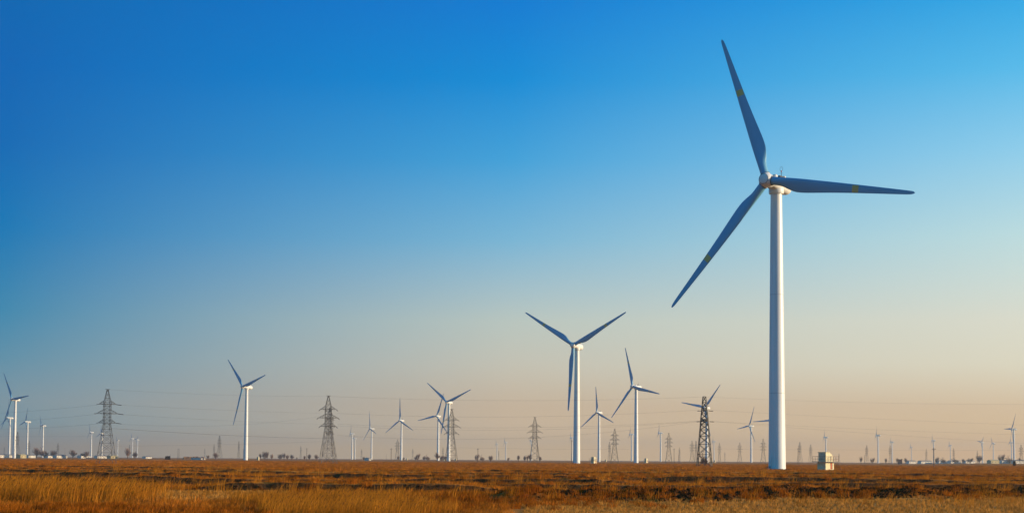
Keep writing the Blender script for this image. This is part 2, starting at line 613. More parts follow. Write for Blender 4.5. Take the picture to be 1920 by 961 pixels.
# ------------------------------------------------------------------ haze (built early: the air round everything)
hb = MB()
hb.box((0, 0, 51.5), (18800, 18800, 109))
hm = bpy.data.materials.new('haze_air')
hm.use_nodes = True
for n in list(hm.node_tree.nodes):
    hm.node_tree.nodes.remove(n)
pv = hm.node_tree.nodes.new('ShaderNodeVolumePrincipled')
pv.inputs['Color'].default_value = (0.82, 0.82, 0.79, 1)
pv.inputs['Density'].default_value = 0.00011
pv.inputs['Anisotropy'].default_value = 0.45
ho = hm.node_tree.nodes.new('ShaderNodeOutputMaterial')
hm.node_tree.links.new(pv.outputs[0], ho.inputs['Volume'])
haze = hb.build('haze', hm)
tag(haze, kind='stuff')

# ------------------------------------------------------------------ wind turbines
TH = 63.5           # tower height
BL = 36.0           # blade length
TILT = math.radians(-4)


def tower_mesh():
    b = MB()
    prof = [(1.95, -1.0), (1.95, 0.2)]
    for k in range(1, 13):
        z = TH * k / 12
        prof.append((1.95 - 0.66 * (z / TH) ** 1.05, z))
    b.lathe(prof, 64)
    return b.mesh('tower', M['tower'], True)


def ring_mesh(zs):
    b = MB()
    for z in zs:
        r = 1.95 - 0.66 * (z / TH) ** 1.05
        b.lathe([(r + 0.004, z - 0.07), (r + 0.02, z - 0.04), (r + 0.02, z + 0.04), (r + 0.004, z + 0.07)], 64, caps=False)
    return b.mesh('tower_seam', M['seam'], True)


def blade_sections():
    out = []
    tabl = [(0.9, 1.9, 1.9, -0.95, 0.0), (2.6, 1.9, 1.9, -0.95, 0.0), (4.2, 2.1, 1.65, -0.97, 0.25), (5.8, 2.65, 1.25, -1.0, 0.7), (7.4, 3.05, 0.98, -1.02, 0.95), (9.2, 3.1, 0.82, -1.02, 1), (12, 2.86, 0.68, -0.98, 1),
            (16, 2.45, 0.52, -0.92, 1), (20, 2.08, 0.41, -0.84, 1), (24, 1.75, 0.31, -0.75, 1), (28, 1.42, 0.23, -0.64, 1), (31.5, 1.14, 0.16, -0.54, 1), (34, 0.92, 0.12, -0.46, 1), (35.2, 0.74, 0.10, -0.40, 1), (35.75, 0.48, 0.07, -0.30, 1), (36.0, 0.14, 0.03, -0.12, 1)]
    return tabl


def blade_point(s_, ang, grow=0.0):
    T = blade_sections()
    for j in range(len(T) - 1):
        if s_ <= T[j + 1][0] or j == len(T) - 2:
            t = (s_ - T[j][0]) / (T[j + 1][0] - T[j][0])
            break
    t = min(max(t, 0.0), 1.0)
    A_, B_, C_, D_ = T[max(j - 1, 0)], T[j], T[j + 1], T[min(j + 2, len(T) - 1)]

    def cr(k):
        h = C_[0] - B_[0]
        m0 = (C_[k] - A_[k]) / max(C_[0] - A_[0], 1e-6) * h
        m1 = (D_[k] - B_[k]) / max(D_[0] - B_[0], 1e-6) * h
        return ((2 * t ** 3 - 3 * t * t + 1) * B_[k] + (t ** 3 - 2 * t * t + t) * m0 + (-2 * t ** 3 + 3 * t * t) * C_[k] + (t ** 3 - t * t) * m1)
    c, th, le, b = cr(1), max(cr(2), 0.02), cr(3), min(max(cr(4), 0), 1)
    xc = 0.5 - 0.5 * math.cos(ang)
    naca = 5 * (0.2969 * math.sqrt(max(xc, 0)) - 0.126 * xc - 0.3516 * xc ** 2 + 0.2843 * xc ** 3 - 0.1015 * xc ** 4)
    circ = 0.5 * math.sin(ang if ang <= PI else ang - PI)
    circ = abs(circ)
    yy = th * (circ * (1 - b) + naca * b) * (1 if ang <= PI else -1)
    x, y = le + c * xc, yy + (grow if ang <= PI else -grow)
    tw = math.radians(13) * max(0.0, 1 - s_ / 30.0) ** 1.6 + math.radians(2)
    xr = x * math.cos(tw) - y * math.sin(tw)
    yr = x * math.sin(tw) + y * math.cos(tw)
    return (xr, yr - 0.010 * s_ ** 2 * 0.06, s_)


def blade_mesh():
    b = MB()
    n = 28
    ss = [0.9, 1.7, 2.6, 3.0, 3.4, 3.8, 4.2, 4.6, 5.0, 5.4, 5.8, 6.2, 6.6, 7.0, 7.4, 7.8, 8.3, 8.7, 9.2, 9.8, 10.5, 11.2, 12, 14, 16, 18, 20, 22, 24, 26, 28, 30, 31.5, 33, 34, 34.7, 35.2, 35.5, 35.75, 35.9, 36.0]
    rings = [[blade_point(s_, 2 * PI * k / n) for k in range(n)] for s_ in ss]
    b.loft(rings)
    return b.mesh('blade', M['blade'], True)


def marking_mesh():
    b = MB()
    for a0, a1 in ((0.62, PI - 0.50), (PI + 0.50, 2 * PI - 0.62)):
        K, J = 10, 8
        vs = []
        for gr in (0.006, 0.02):
            for j in range(J + 1):
                v = j / J
                for k in range(K + 1):
                    u = k / K
                    # rounded corners
                    cu = 1 - 0.10 * max(0, abs(2 * v - 1) - 0.7) / 0.3
                    ang = (a0 + a1) / 2 + (a1 - a0) * (u - 0.5) * cu
                    vs.append(blade_point(21.3 + 1.5 * v, ang, gr))
        W = K + 1
        N = W * (J + 1)
        fs = []
        for j in range(J):
            for k in range(K):
                q = (j * W + k, j * W + k + 1, (j + 1) * W + k + 1, (j + 1) * W + k)
                fs.append(tuple(i + N for i in q))
                fs.append(q[::-1])
        for k in range(K):
            fs.append((k, k + 1, k + 1 + N, k + N))
            fs.append((J * W + k + 1, J * W + k, J * W + k + N, J * W + k + 1 + N))
        for j in range(J):
            fs.append(((j + 1) * W, j * W, j * W + N, (j + 1) * W + N))
            fs.append((j * W + K, (j + 1) * W + K, (j + 1) * W + K + N, j * W + K + N))
        b.add(vs, fs)
    return b.mesh('blade_marking', M['marking'], True)


TOFRONT = Matrix.Rotation(PI / 2, 4, 'X')     # lathe axis z -> -y (nose)


def hub_mesh():
    b = MB()
    prof = [(1.35, -1.75), (1.5, -1.2), (1.62, -0.4), (1.62, 0.3), (1.52, 0.95), (1.36, 1.35), (1.16, 1.62), (1.12, 1.60), (1.09, 1.63), (0.9, 1.72), (0.5, 1.79), (0.1, 1.81)]
    b.lathe(prof, 48, TOFRONT)
    for k in range(3):
        r = Matrix.Rotation(math.radians(120 * k), 4, 'Y')
        b.lathe([(1.2, 0.6), (1.18, 1.15), (1.10, 1.45), (1.06, 1.5)], 32, r)
    return b.mesh('hub', M['nacelle'], True)


def hub_seam_mesh():
    b = MB()
    b.lathe([(1.13, 1.62), (1.20, 1.63), (1.20, 1.59), (1.13, 1.58)], 48, TOFRONT, caps=False)
    for k in range(3):
        r = Matrix.Rotation(math.radians(120 * k), 4, 'Y')
        b.lathe([(1.0, 1.49), (1.11, 1.50), (1.11, 1.58), (0.97, 1.60)], 32, r)
    return b.mesh('hub_seam', M['dark'], True)


def nacelle_mesh():
    b = MB()
    secs = [(-2.95, 0.9, 0.9, -0.9), (-2.9, 1.22, 1.2, -1.2), (-2.3, 1.42, 1.38, -1.42), (-1.2, 1.58, 1.5, -1.65), (0.0, 1.62, 1.5, -1.75), (1.2, 1.62, 1.48, -1.8), (2.6, 1.6, 1.42, -1.95), (3.8, 1.52, 1.3, -2.1),
            (4.7, 1.34, 1.1, -2.0), (5.4, 1.05, 0.8, -1.72), (5.85, 0.65, 0.35, -1.3), (6.0, 0.2, -0.1, -0.8)]
    n = 32
    rings = []
    for y, w, t, bo in secs:
        ring = []
        for k in range(n):
            a = 2 * PI * k / n
            ca, sa = math.cos(a), math.sin(a)
            ex = 2 / 2.6
            X = w * math.copysign(abs(ca) ** ex, ca)
            Z = (t - bo) / 2 * math.copysign(abs(sa) ** ex, sa) + (t + bo) / 2
            ring.append((X, y, Z))
        rings.append(ring)
    b.loft(rings)
    return b.mesh('nacelle', M['nacelle'], True)


def yaw_mesh():
    b = MB()
    b.lathe([(1.38, -0.35), (1.62, -0.3), (1.74, 0.1), (1.72, 0.95), (1.5, 1.3)], 48)
    return b.mesh('yaw_collar', M['nacelle'], True)


ME_TOWER, ME_RING, ME_RING2 = tower_mesh(), ring_mesh([17.5]), ring_mesh([40.0])
ME_BLADE, ME_MARK, ME_HUB, ME_HSEAM, ME_NAC, ME_YAW = blade_mesh(), marking_mesh(), hub_mesh(), hub_seam_mesh(), nacelle_mesh(), yaw_mesh()
b = MB()
b.lathe([(0.62, 1.2), (0.62, 1.75), (0.5, 2.0), (0.2, 2.1)], 20, Matrix.Translation((0, -0.6, 0)))
ME_DOME = b.mesh('hatch_dome', M['nacelle'], True)
b = MB()
b.box((0.1, 2.2, 1.86), (0.7, 2.4, 0.3))
b.box((0.1, 1.5, 1.6), (0.4, 0.3, 0.4))
b.box((0.1, 3.0, 1.6), (0.4, 0.3, 0.4))
ME_DUCT = b.mesh('cooler_duct', M['dark'])
b = MB()
b.lathe([(0.1, -0.3), (0.33, -0.25), (0.42, 0), (0.33, 0.25), (0.1, 0.3)], 16, Matrix.Translation((0.1, 3.75, 1.9)) @ Matrix.Rotation(PI / 2, 4, 'X'))
ME_CAP = b.mesh('duct_cap', M['nacelle'], True)
b = MB()
b.bar((0.1, 2.3, 1.8), (0.1, 2.3, 3.3), 0.07, 8, 0.05)
for k in range(14):
    a, c = 2 * PI * k / 14, 2 * PI * (k + 1) / 14
    b.bar((0.1 + 0.36 * math.sin(a), 2.3, 3.75 + 0.5 * math.cos(a)), (0.1 + 0.36 * math.sin(c), 2.3, 3.75 + 0.5 * math.cos(c)), 0.03, 5)
b.bar((-0.25, 2.3, 2.75), (0.45, 2.3, 2.75), 0.03, 6)
ME_MAST = b.mesh('wind_mast', M['dark'])
b = MB()
b.lathe([(0.12, 2.85), (0.14, 3.0), (0.12, 3.12), (0.02, 3.16)], 12, Matrix.Translation((0.1, 2.3, 0.2)))
ME_LAMP = b.mesh('mast_sensor', M['red'], True)
b = MB()
b.box((0, -1.98, 1.9), (0.95, 0.12, 2.0))
b.box((0, -2.03, 1.9), (0.85, 0.06, 1.9))
ME_DOOR = b.mesh('tower_door', M['nacelle'])
b = MB()
b.lathe([(3.3, -0.6), (3.3, 0.12), (3.1, 0.2), (1.9, 0.2)], 40, caps=False)
ME_FOUND = b.mesh('foundation', M['concrete'])
b = MB()
for k in range(5):
    b.box((0, -2.35 - 0.28 * k, 0.85 - 0.2 * k), (1.1, 0.28, 0.06))
b.bar((-0.5, -2.2, 0.85), (-0.5, -3.6, -0.1), 0.04)
b.bar((0.5, -2.2, 0.85), (0.5, -3.6, -0.1), 0.04)
ME_STEP = b.mesh('door_step', M['dark'])


def turbine(tx, ty, L, phi, psi, label, group='white wind turbines on the plain', detail=1, top=TH):
    """tx, ty: where the top of the tower is seen; phi: how far the nose is turned left of the viewer; psi: blade phase"""
    d = ray(tx, ty)
    t = (top - CAMH) / d[2]
    X, Y = d[0] * t, d[1] * t
    r = math.atan2(-X, Y) - math.radians(phi)
    root = empty('wind_turbine', (X, Y, 0))
    tag(root, label, 'wind turbine', group)
    tw = put('tower', ME_TOWER, root)
    if detail >= 1:
        put('tower_seam', ME_RING, tw)
        put('tower_seam', ME_RING2, tw)
    if detail >= 2:
        dr = put('tower_door', ME_DOOR, tw)
        dr.rotation_euler = (0, 0, math.radians(-62))
        st = put('door_step', ME_STEP, tw)
        st.rotation_euler = (0, 0, math.radians(-62))
        gz = hz(X, Y)
        put('foundation', ME_FOUND, root, (0, 0, gz))
    Rz = Matrix.Rotation(r, 4, 'Z')
    top_m = Matrix.Translation((0, 0, TH)) @ Rz
    yc = put('yaw_collar', ME_YAW, root)
    yc.matrix_local = top_m
    na = put('nacelle', ME_NAC, root)
    na.matrix_local = top_m @ Matrix.Translation((0, 0, 2.1))
    if detail >= 1:
        for nm, mm in (('hatch_dome', ME_DOME), ('cooler_duct', ME_DUCT), ('duct_cap', ME_CAP), ('wind_mast', ME_MAST)) + ((('mast_sensor', ME_LAMP),) if detail >= 2 else ()):
            put(nm, mm, na)
    hubm = top_m @ Matrix.Translation((0, -4.5, 2.3)) @ Matrix.Rotation(TILT, 4, 'X')
    hu = put('hub', ME_HUB, root)
    hu.matrix_local = hubm @ Matrix.Rotation(math.radians(psi), 4, 'Y')
    if detail >= 1:
        put('hub_seam', ME_HSEAM, hu)
    sc = L / BL
    for k in range(3):
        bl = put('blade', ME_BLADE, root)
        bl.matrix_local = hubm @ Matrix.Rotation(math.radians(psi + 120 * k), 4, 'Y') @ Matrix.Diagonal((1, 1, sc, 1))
        if detail >= 1:
            put('blade_marking', ME_MARK, bl)
    return root


TURB = [
    (1455.5, 361, 36.8, 28, -20, 'largest white wind turbine, nearest the viewer, towering over the whole plain', 2),
    (1082, 655, 36.8, 28, -58, 'second tallest wind turbine, two blades raised in a wide V, next to a kiosk', 2),
    (1193, 729, 36, 47, -18, 'white wind turbine just right of the tallest V-bladed one, blade steeply up', 1),
    (1123.3, 775.5, 35, 43, -6, 'small white wind turbine between the V-bladed one and its right neighbour, blade straight up', 1),
    (462.7, 729, 36, 55, -45, 'white wind turbine with a cream nacelle, alone between the two big lattice pylons', 1),
    (29, 751.5, 36.5, 59, -35, 'tallest wind turbine of the cluster at the far left edge', 1),
    (842, 757, 36, 37, -52, 'V-bladed wind turbine standing in front of a lattice pylon, mid plain', 1),
    (822, 782, 35, 37, 19, 'wind turbine half crossed by the blades of the V-bladed one beside it', 1),
    (753, 790, 37.5, 45, -3, 'distant wind turbine with one blade straight up, left of the crossed pair', 1),
    (697, 804.5, 37.5, 65, -12, 'slim distant wind turbine, long blade up, left of the Y-shaped one', 1),
    (1325, 767, 36, 39, 41, 'wind turbine standing behind the dark lattice pylon, its blades spread past it', 1),
    (1408.5, 800, 37.5, 56, 22, 'distant wind turbine just left of the tower of the largest one', 1),
    (1452, 790.5, 37.5, 35, 28, 'distant wind turbine hidden behind the largest tower, one blade showing left of it', 1),
    (1901, 806, 34, 68, 32, 'hazy grey wind turbine at the far right edge of the plain', 1),
    (1896.6, 830, 22, 75, 10, 'tiny faint wind turbine just behind the hazy one at the far right edge', 0),
    (18.7, 785, 30, 70, 6, 'small wind turbine half hidden by the tallest one at the left edge', 1),
    (52, 792, 28, 70, 17, 'wind turbine just right of the tallest one at the left edge', 1),
    (81, 799, 24, 75, -33, 'edge-on wind turbine rising behind round bare trees on the left', 1),
    (171.6, 811, 22, 71, -16, 'pale wind turbine left of the left lattice pylon', 0),
    (191.5, 813, 22, 56, 2, 'pale wind turbine seen through the lattice of the left pylon', 0),
    (221, 825.5, 22, 71, -33, 'faint small wind turbine just right of the left lattice pylon', 0),
    (248.5, 822.5, 22, 67, 2, 'left one of two tiny close wind turbines right of the left pylon', 0),
    (258, 824.5, 22, 63, 39, 'right one of two tiny close wind turbines right of the left pylon', 0),
    (660.5, 813.5, 24, 80, 8, 'taller of two close edge-on wind turbines right of the middle-left pylon', 1),
    (665.7, 822.5, 22, 80, 35, 'shorter of two close edge-on wind turbines right of the middle-left pylon', 0),
    (932, 832, 20, 72, -10, 'tiny wind turbine on the empty mid plain, left of its twin', 0),
    (948.4, 829.5, 20, 72, -20, 'tiny wind turbine on the empty mid plain, right of its twin', 0),
    (996.6, 827, 18, 80, 50, 'tiny wind turbine just left of a slim lattice pylon, mid plain', 0),
    (1072.5, 821, 18, 80, -15, 'tiny edge-on wind turbine left of the V-bladed one with the kiosk', 0),
    (1184.4, 815, 22, 80, 5, 'small edge-on wind turbine just left of a taller white tower', 0),
    (1238.8, 812.5, 22, 80, 0, 'small edge-on wind turbine left of a hazy pylon with three cross-arms', 0),
    (1339, 828, 20, 80, 5, 'tiny edge-on wind turbine just right of the dark lattice pylon', 0),
    (1548.7, 820.5, 24, 82, 4, 'small edge-on wind turbine rising exactly behind the kiosk with railings', 1),
    (1646.5, 817, 24, 82, 8, 'edge-on wind turbine with dark nacelle, tallest between the railed kiosk and brick hut', 1),
    (1672.6, 829, 20, 82, 3, 'small edge-on wind turbine just left of the little brick hut', 0),
    (1709, 838, 20, 70, -8, 'pale small wind turbine just right of the little brick hut', 0),
    (1750.6, 826.5, 22, 80, 0, 'small wind turbine standing behind a dark utility pole on the right', 0),
    (1782, 835, 20, 74, -6, 'small wind turbine just right of the one behind a utility pole', 0),
    (1842, 829.5, 22, 56, 40, 'pale sunlit wind turbine behind a wide bare tree on the right', 0),
    (1862.5, 831.3, 22, 59, -22, 'pale sunlit wind turbine above the long tan sheds on the right', 0),
]
for t_ in TURB:
    turbine(*t_[:5], t_[5], detail=t_[6])

# ------------------------------------------------------------------ lattice pylons


def pylon_body(H, wb, wm, wt, zm, zt, w=0.10, panels=(5, 6, 3), bw=0.6):
    b = MB()

    def half(z):
        if z <= zm:
            return (wb + (wm - wb) * z / zm) / 2
        if z <= zt:
            return wm / 2
        return (wm + (wt - wm) * (z - zt) / (H - zt)) / 2
    levels = [0.0]
    z = 0.0
    q = [1.25 ** (-i) for i in range(panels[0])]
    tot_ = sum(q)
    for v in q:
        z += zm * v / tot_
        levels.append(z)
    levels += [zm + (zt - zm) * (k + 1) / panels[1] for k in range(panels[1])]
    levels += [zt + (H - zt) * (k + 1) / panels[2] for k in range(panels[2])]
    cs = [(-1, -1), (1, -1), (1, 1), (-1, 1)]

    def P(c, z):
        h = half(z)
        return (c[0] * h, c[1] * h, z)
    keys = [-0.6, zm, zt, H]
    for c in cs:
        h0 = half(0) + (half(0) - half(1)) * 0.6
        b.bar((c[0] * h0, c[1] * h0, -0.6), P(c, zm), w)
        b.bar(P(c, zm), P(c, zt), w)
        b.bar(P(c, zt), P(c, H), w * 0.8)
    for i in range(len(levels) - 1):
        z0, z1 = levels[i], levels[i + 1]
        for k in range(4):
            c, d = cs[k], cs[(k + 1) % 4]
            b.bar(P(c, z0), P(d, z1), w * bw)
            b.bar(P(d, z0), P(c, z1), w * bw)
            if i > 0:
                b.bar(P(c, z0), P(d, z0), w * bw)
    return b, half


def pylon_arm(z, reach, half, rise, w):
    """one cross-arm, both sides"""
    b = MB()
    for s in (-1, 1):
        h = half(z)
        tip = (s * reach, 0, z)
        for y in (-h, h):
            b.bar((s * h, y, z), tip, w)
            b.bar((s * half(z + rise), y * half(z + rise) / max(h, .01), z + rise), tip, w * 0.8)
        for k in (0.35, 0.68):
            xk = h + (reach - h) * k
            yk = h * (1 - k)
            zk = z + rise * (1 - k)
            b.bar((s * xk, -yk, z), (s * xk, yk, z), w * 0.7)
            b.bar((s * xk, -yk, z), (s * xk, -yk, zk), w * 0.7)
            b.bar((s * xk, yk, z), (s * xk, yk, zk), w * 0.7)
            b.bar((s * xk, -yk, zk), (s * (h + (reach - h) * (k - .33)), -h * (1 - k + .33), z), w * 0.6)
    for y in (-half(z), half(z)):
        b.bar((-half(z), y, z), (half(z), y, z), w)
    return b


def insulator_mesh(points, direction, length=1.7, r=0.11):
    b = MB()
    d = Vector(direction).normalized()
    for p in points:
        p = Vector(p)
        n = 9
        prev = p
        for k in range(n):
            q = p + d * length * (k + 1) / n
            b.bar(prev, prev.lerp(q, 0.55), r, 8, r * 1.1)
            b.bar(prev.lerp(q, 0.55), q, r * 0.4, 6)
            prev = q
    return b


PY = {}


def pylon_kit(key, H=23.0, wb=5.2, wm=1.95, wt=0.35, zm=12.3, zt=19.0, arms=((18.4, 2.75), (15.55, 3.4), (12.7, 2.75)), w=0.060, mat='steel', ins='side', cross=True, panels=(5, 6, 3)):
    b, half = pylon_body(H, wb, wm, wt, zm, zt, w, panels)
    if cross:
        b.bar((-wt * 1.6 - 0.2, 0, H), (wt * 1.6 + 0.2, 0, H), w)
    body = b.mesh('lattice_body', M[mat])
    armm = [pylon_arm(z, rch, half, 1.25, w * 0.9).mesh('cross_arm', M[mat]) for z, rch in arms]
    insm = []
    for z, rch in arms:
        if ins == 'side':
            bb = insulator_mesh([(rch, 0, z)], (1, 0.05, -0.12))
            bb2 = insulator_mesh([(-rch, 0, z)], (-1, 0.3, -0.1), 0.6, 0.08)
            insm.append((bb.mesh('insulator_string', M['insulator']), bb2.mesh('insulator_string', M['insulator'])))
        elif ins == 'hang':
            bb = insulator_mesh([(rch, 0, z)], (0.5, 0, -0.6), 0.7)
            bb2 = insulator_mesh([(-rch, 0, z)], (-0.5, 0, -0.6), 0.7)
            insm.append((bb.mesh('insulator_string', M['insulator']), bb2.mesh('insulator_string', M['insulator'])))
        elif ins == 'end':
            bb = insulator_mesh([(rch, half(z) + .2, z)], (0, 1, -0.05), 1.5, 0.13)
            bb2 = insulator_mesh([(rch, -half(z) - .2, z)], (0, -1, -0.05), 1.5, 0.13)
            insm.append((bb.mesh('insulator_string', M['insulator']), bb2.mesh('insulator_string', M['insulator'])))
        else:
            insm.append(())
    PY[key] = (H, body, armm, insm)


pylon_kit('side')
pylon_kit('hang', ins='hang')
pylon_kit('far', w=0.075, ins='none', panels=(4, 4, 2))
pylon_kit('farslim', w=0.07, ins='none', wb=3.4, wm=1.5, panels=(4, 4, 2), arms=((18.4, 2.2), (15.55, 2.7), (12.7, 2.2)))
pylon_kit('end', H=23.0, wb=4.7, wm=2.3, wt=0.95, zm=15.2, zt=15.6, arms=((18.4, 2.4), (14.9, 2.9)), w=0.12, mat='steel2', ins='end', panels=(6, 1, 4))


def pylon(px, py, key, rot_deg, label, scale=1.0, group='steel lattice pylons', D=None):
    H, body, armm, insm = PY[key]
    d = ray(px, py)
    if D is None:
        t = (H * scale - CAMH) / d[2]
    else:
        t = D / d[1]
        scale = (CAMH + d[2] * t) / H
    X, Y = d[0] * t, d[1] * t
    root = empty('lattice_pylon', (X, Y, 0), math.atan2(-X, Y) + math.radians(rot_deg))
    root.scale = (scale,) * 3
    tag(root, label, 'pylon', group)
    put('lattice_body', body, root)
    for am, im in zip(armm, insm):
        a = put('cross_arm', am, root)
        for m_ in im:
            put('insulator_string', m_, a)
    return root, X, Y


pyl = {}
pyl['P1'] = pylon(202, 729, 'side', 14, 'large lattice pylon on the left with three wide cross-arms', scale=0.86)
pyl['P2'] = pylon(616, 741, 'hang', 10, 'large lattice pylon, taller of two overlapping ones, between the left turbine and mid plain')
pyl['P2b'] = pylon(619, 764, 'side', 66, 'shorter lattice pylon overlapping the taller one in front, mid-left plain', scale=0.80)
pyl['P3'] = pylon(847, 766, 'hang', 8, 'lattice pylon right behind the V-bladed mid turbine tower')
pyl['P4'] = pylon(1003, 781, 'hang', 6, 'slim lattice pylon standing alone left of the V-bladed turbine with kiosk')
pyl['P5'] = pylon(1320.8, 742.5, 'end', 84, 'darkest lattice pylon, flat topped and seen end-on, in front of a turbine')
MIDP = [
    (1152.6, 803, 'far', 5, 'hazy lattice pylon between two white turbine towers right of the kiosk'),
    (1142.8, 828, 'farslim', 40, 'tiny faint mast-like pylon beside the hazy pylon right of the kiosk'),
    (1254, 811, 'far', 4, 'hazy pylon with three cross-arms left of a concrete utility pole'),
    (1297.6, 826, 'far', 4, 'left one of two hazy pylons just left of the dark end-on pylon'),
    (1305, 825.5, 'farslim', 60, 'right one of two hazy pylons just left of the dark end-on pylon'),
    (1349, 830, 'farslim', 4, 'small hazy pylon right of the dark end-on pylon'),
    (1387, 829, 'far', 4, 'hazy pylon alone between the dark end-on pylon and the largest turbine'),
    (1431, 822, 'far', 4, 'hazy pylon close to the left side of the largest turbine tower'),
    (1499.5, 828, 'far', 50, 'hazy pylon just behind the utility pole right of the largest turbine'),
    (1520, 832.5, 'far', 40, 'hazy pylon close left of the kiosk with railings'),
    (1625, 834, 'far', 55, 'hazy pylon just left of the edge-on turbine with dark nacelle'),
    (1669, 834, 'farslim', 30, 'small faint pylon directly beside the turbine left of the brick hut'),
    (1736.7, 841, 'farslim', 8, 'small faint pylon with cross-arms left of the dark utility pole'),
    (1788, 839.5, 'farslim', 40, 'small faint pylon just right of a small turbine, near bare trees'),
    (1832.5, 844, 'farslim', 40, 'tiny faint pylon left of the pale sunlit turbines'),
    (1914.5, 833, 'far', 10, 'faint pylon at the extreme right edge beside the hazy turbine'),
    (745.5, 822.5, 'far', 6, 'hazy pylon just left of the Y-shaped distant turbine'),
    (774, 840.5, 'farslim', 6, 'tiny faint pylon between the Y-shaped turbine and the crossed pair'),
    (830.7, 837.6, 'farslim', 6, 'tiny faint pylon squeezed between the two crossed turbines'),
    (411.8, 816, 'far', 55, 'hazy pylon over a round bush, left of the cream-nacelle turbine'),
    (448, 826.5, 'farslim', 60, 'thin hazy pylon immediately left of the cream-nacelle turbine'),
    (401.5, 832, 'farslim', 50, 'tiny faint pylon close left of the hazy pylon over a round bush'),
    (384, 840, 'farslim', 50, 'tiniest faint pylon above the low earth berm'),
    (564, 835.5, 'farslim', 50, 'tiny faint pylon left of the two overlapping big pylons'),
    (678, 841, 'farslim', 20, 'tiny faint pylon right of the two close edge-on turbines'),
    (54.6, 825, 'farslim', 20, 'faint pylon just right of the second turbine at the left edge'),
    (33, 809, 'far', 60, 'grey pylon half hidden behind the tallest turbine at the left edge'),
    (109, 829.5, 'farslim', 12, 'small faint pylon with cross-arms between bare trees on the left'),
    (8.3, 836, 'farslim', 50, 'tiny faint pylon at the extreme left edge'),
    (243, 833, 'farslim', 50, 'tiny faint pylon behind the round-crowned tree right of the left pylon'),
    (1274, 838, 'farslim', 50, 'tiny thin pylon just right of a concrete utility pole, before the dark pylon'),
    (1359, 846.5, 'farslim', 50, 'tiniest faint pylon right of the dark end-on pylon'),
    (1573, 849, 'farslim', 50, 'tiniest faint pylon just right of the kiosk with railings'),
    (935, 843.5, 'farslim', 50, 'tiniest faint pylon between the twin tiny turbines, mid plain'),
]
for a in MIDP:
    H_ = 23.0
    sc_ = 1.0
    # the lowest ones are smaller masts rather than impossibly far ones
    dy = hor(a[0]) - a[1]
    Dn = FPX * 21 / dy
    if Dn > 4200:
        pylon(a[0], a[1], a[2], a[3], a[4], D=2600 + 500 * rnd.random(), group='hazy pylons on the horizon')
    else:
        pylon(a[0], a[1], a[2], a[3], a[4], group='hazy pylons on the horizon')

# ------------------------------------------------------------------ overhead wires


def wire(name_label, p, q, sag, r=0.028, group='overhead wires between the pylons', n=24):
    p, q = Vector(p), Vector(q)
    pts = []
    for k in range(n + 1):
        t = k / n
        v = p.lerp(q, t)
        v.z -= sag * 4 * t * (1 - t)
        pts.append(v)
    b = MB()
    d = (q - p).normalized()
    u = d.cross(Vector((0, 0, 1))).normalized()
    v = u.cross(d)
    rings = [[tuple(c + u * math.cos(a) * r + v * math.sin(a) * r) for a in (0.3, 1.87, 3.44, 5.01)] for c in pts]
    b.loft(rings)
    o = b.build('overhead_wire', M['wire'])
    tag(o, name_label, 'power line', group)
    return o


def W(px, py, D):
    d = ray(px, py)
    t = D / d[1]
    return (d[0] * t, D, CAMH + d[2] * t)


D1, D2, D3, D4, D5 = pyl['P1'][2], pyl['P2'][2], pyl['P3'][2], pyl['P4'][2], pyl['P5'][2]
WIRES = [
    # label, p(px,py,D), q, sag
    ('wire from the left pylon upper arm to the left edge', (-40, 775, 560), (184, 758, D1), 0.35),
    ('wire from the left pylon middle arm to the left edge', (-40, 790, 560), (180, 775.5, D1), 0.45),
    ('wire from the left pylon lower arm to the left edge', (-40, 803, 560), (184, 793.5, D1), 0.5),
    ('lowest wire reaching the left pylon from the left edge', (-40, 817, 900), (186, 817, 900), 0.1),
    ('topmost wire between the left pylon peak and the overlapping pylons', (203, 729.5, D1), (616, 742, D2), 0.55),
    ('wire between the left pylon upper arm and the overlapping pylons', (226, 758.5, D1), (599, 773.5, D2 - 14), 0.25),
    ('wire between the left pylon middle arm and the overlapping pylons', (230, 776, D1), (603, 794, D2 - 14), 0.35),
    ('wire between the left pylon lower arm and the overlapping pylons', (226, 794, D1), (597, 780, D2), 1.6),
    ('thickest wire, from below the left pylon arms to the overlapping pylons', (208, 802, D1), (605, 821, D2 - 14), 0.4),
    ('topmost wire over the mid plain, to the dark end-on pylon', (616, 742, D2), (1320.8, 743, D5), 1.35),
    ('second wire from the top over the mid plain', (632, 774, D2 - 14), (1312, 767.5, D5), 1.7),
    ('third wire from the top over the mid plain', (632, 794, D2 - 14), (1312, 788, D5), 1.7),
    ('fourth wire from the top over the mid plain', (632, 797, D2 + 8), (1312, 788.5, D5 + 2.5), 2.2),
    ('lowest of the wires over the mid plain ending at the dark pylon', (632, 815, D2 - 14), (1311, 789, D5 - 2.5), 3.2),
    ('topmost wire right of the dark end-on pylon, running off the right edge', (1320.8, 743, D5), (1960, 757, 590), 0.75),
    ('second wire right of the dark end-on pylon', (1334, 768, D5), (1960, 797, 590), 0.35),
    ('third wire right of the dark end-on pylon', (1336, 789, D5), (1960, 815, 590), 0.45),
    ('fourth wire right of the dark end-on pylon, lowest of its span', (1336, 789, D5 + 2.5), (1960, 833, 590), 0.30),
    ('long distant wire low over the right half of the plain', (1330, 840, 1500), (1960, 843, 1500), 0.5),
    ('long distant wire low between the left and middle pylons', (210, 835, 1300), (616, 826, 1300), 0.8),
    ('long distant wire low behind the slim pylon, mid plain', (860, 838, 1400), (1180, 841, 1400), 0.5),
]
for lb, p, q, sg in WIRES:
    far = p[2] > 1000
    wire(lb, W(*p), W(*q), sg, 0.03 if far else (0.030 if 'thickest' in lb else (0.013 if 'right of the dark' in lb else 0.015)))

# ------------------------------------------------------------------ utility poles


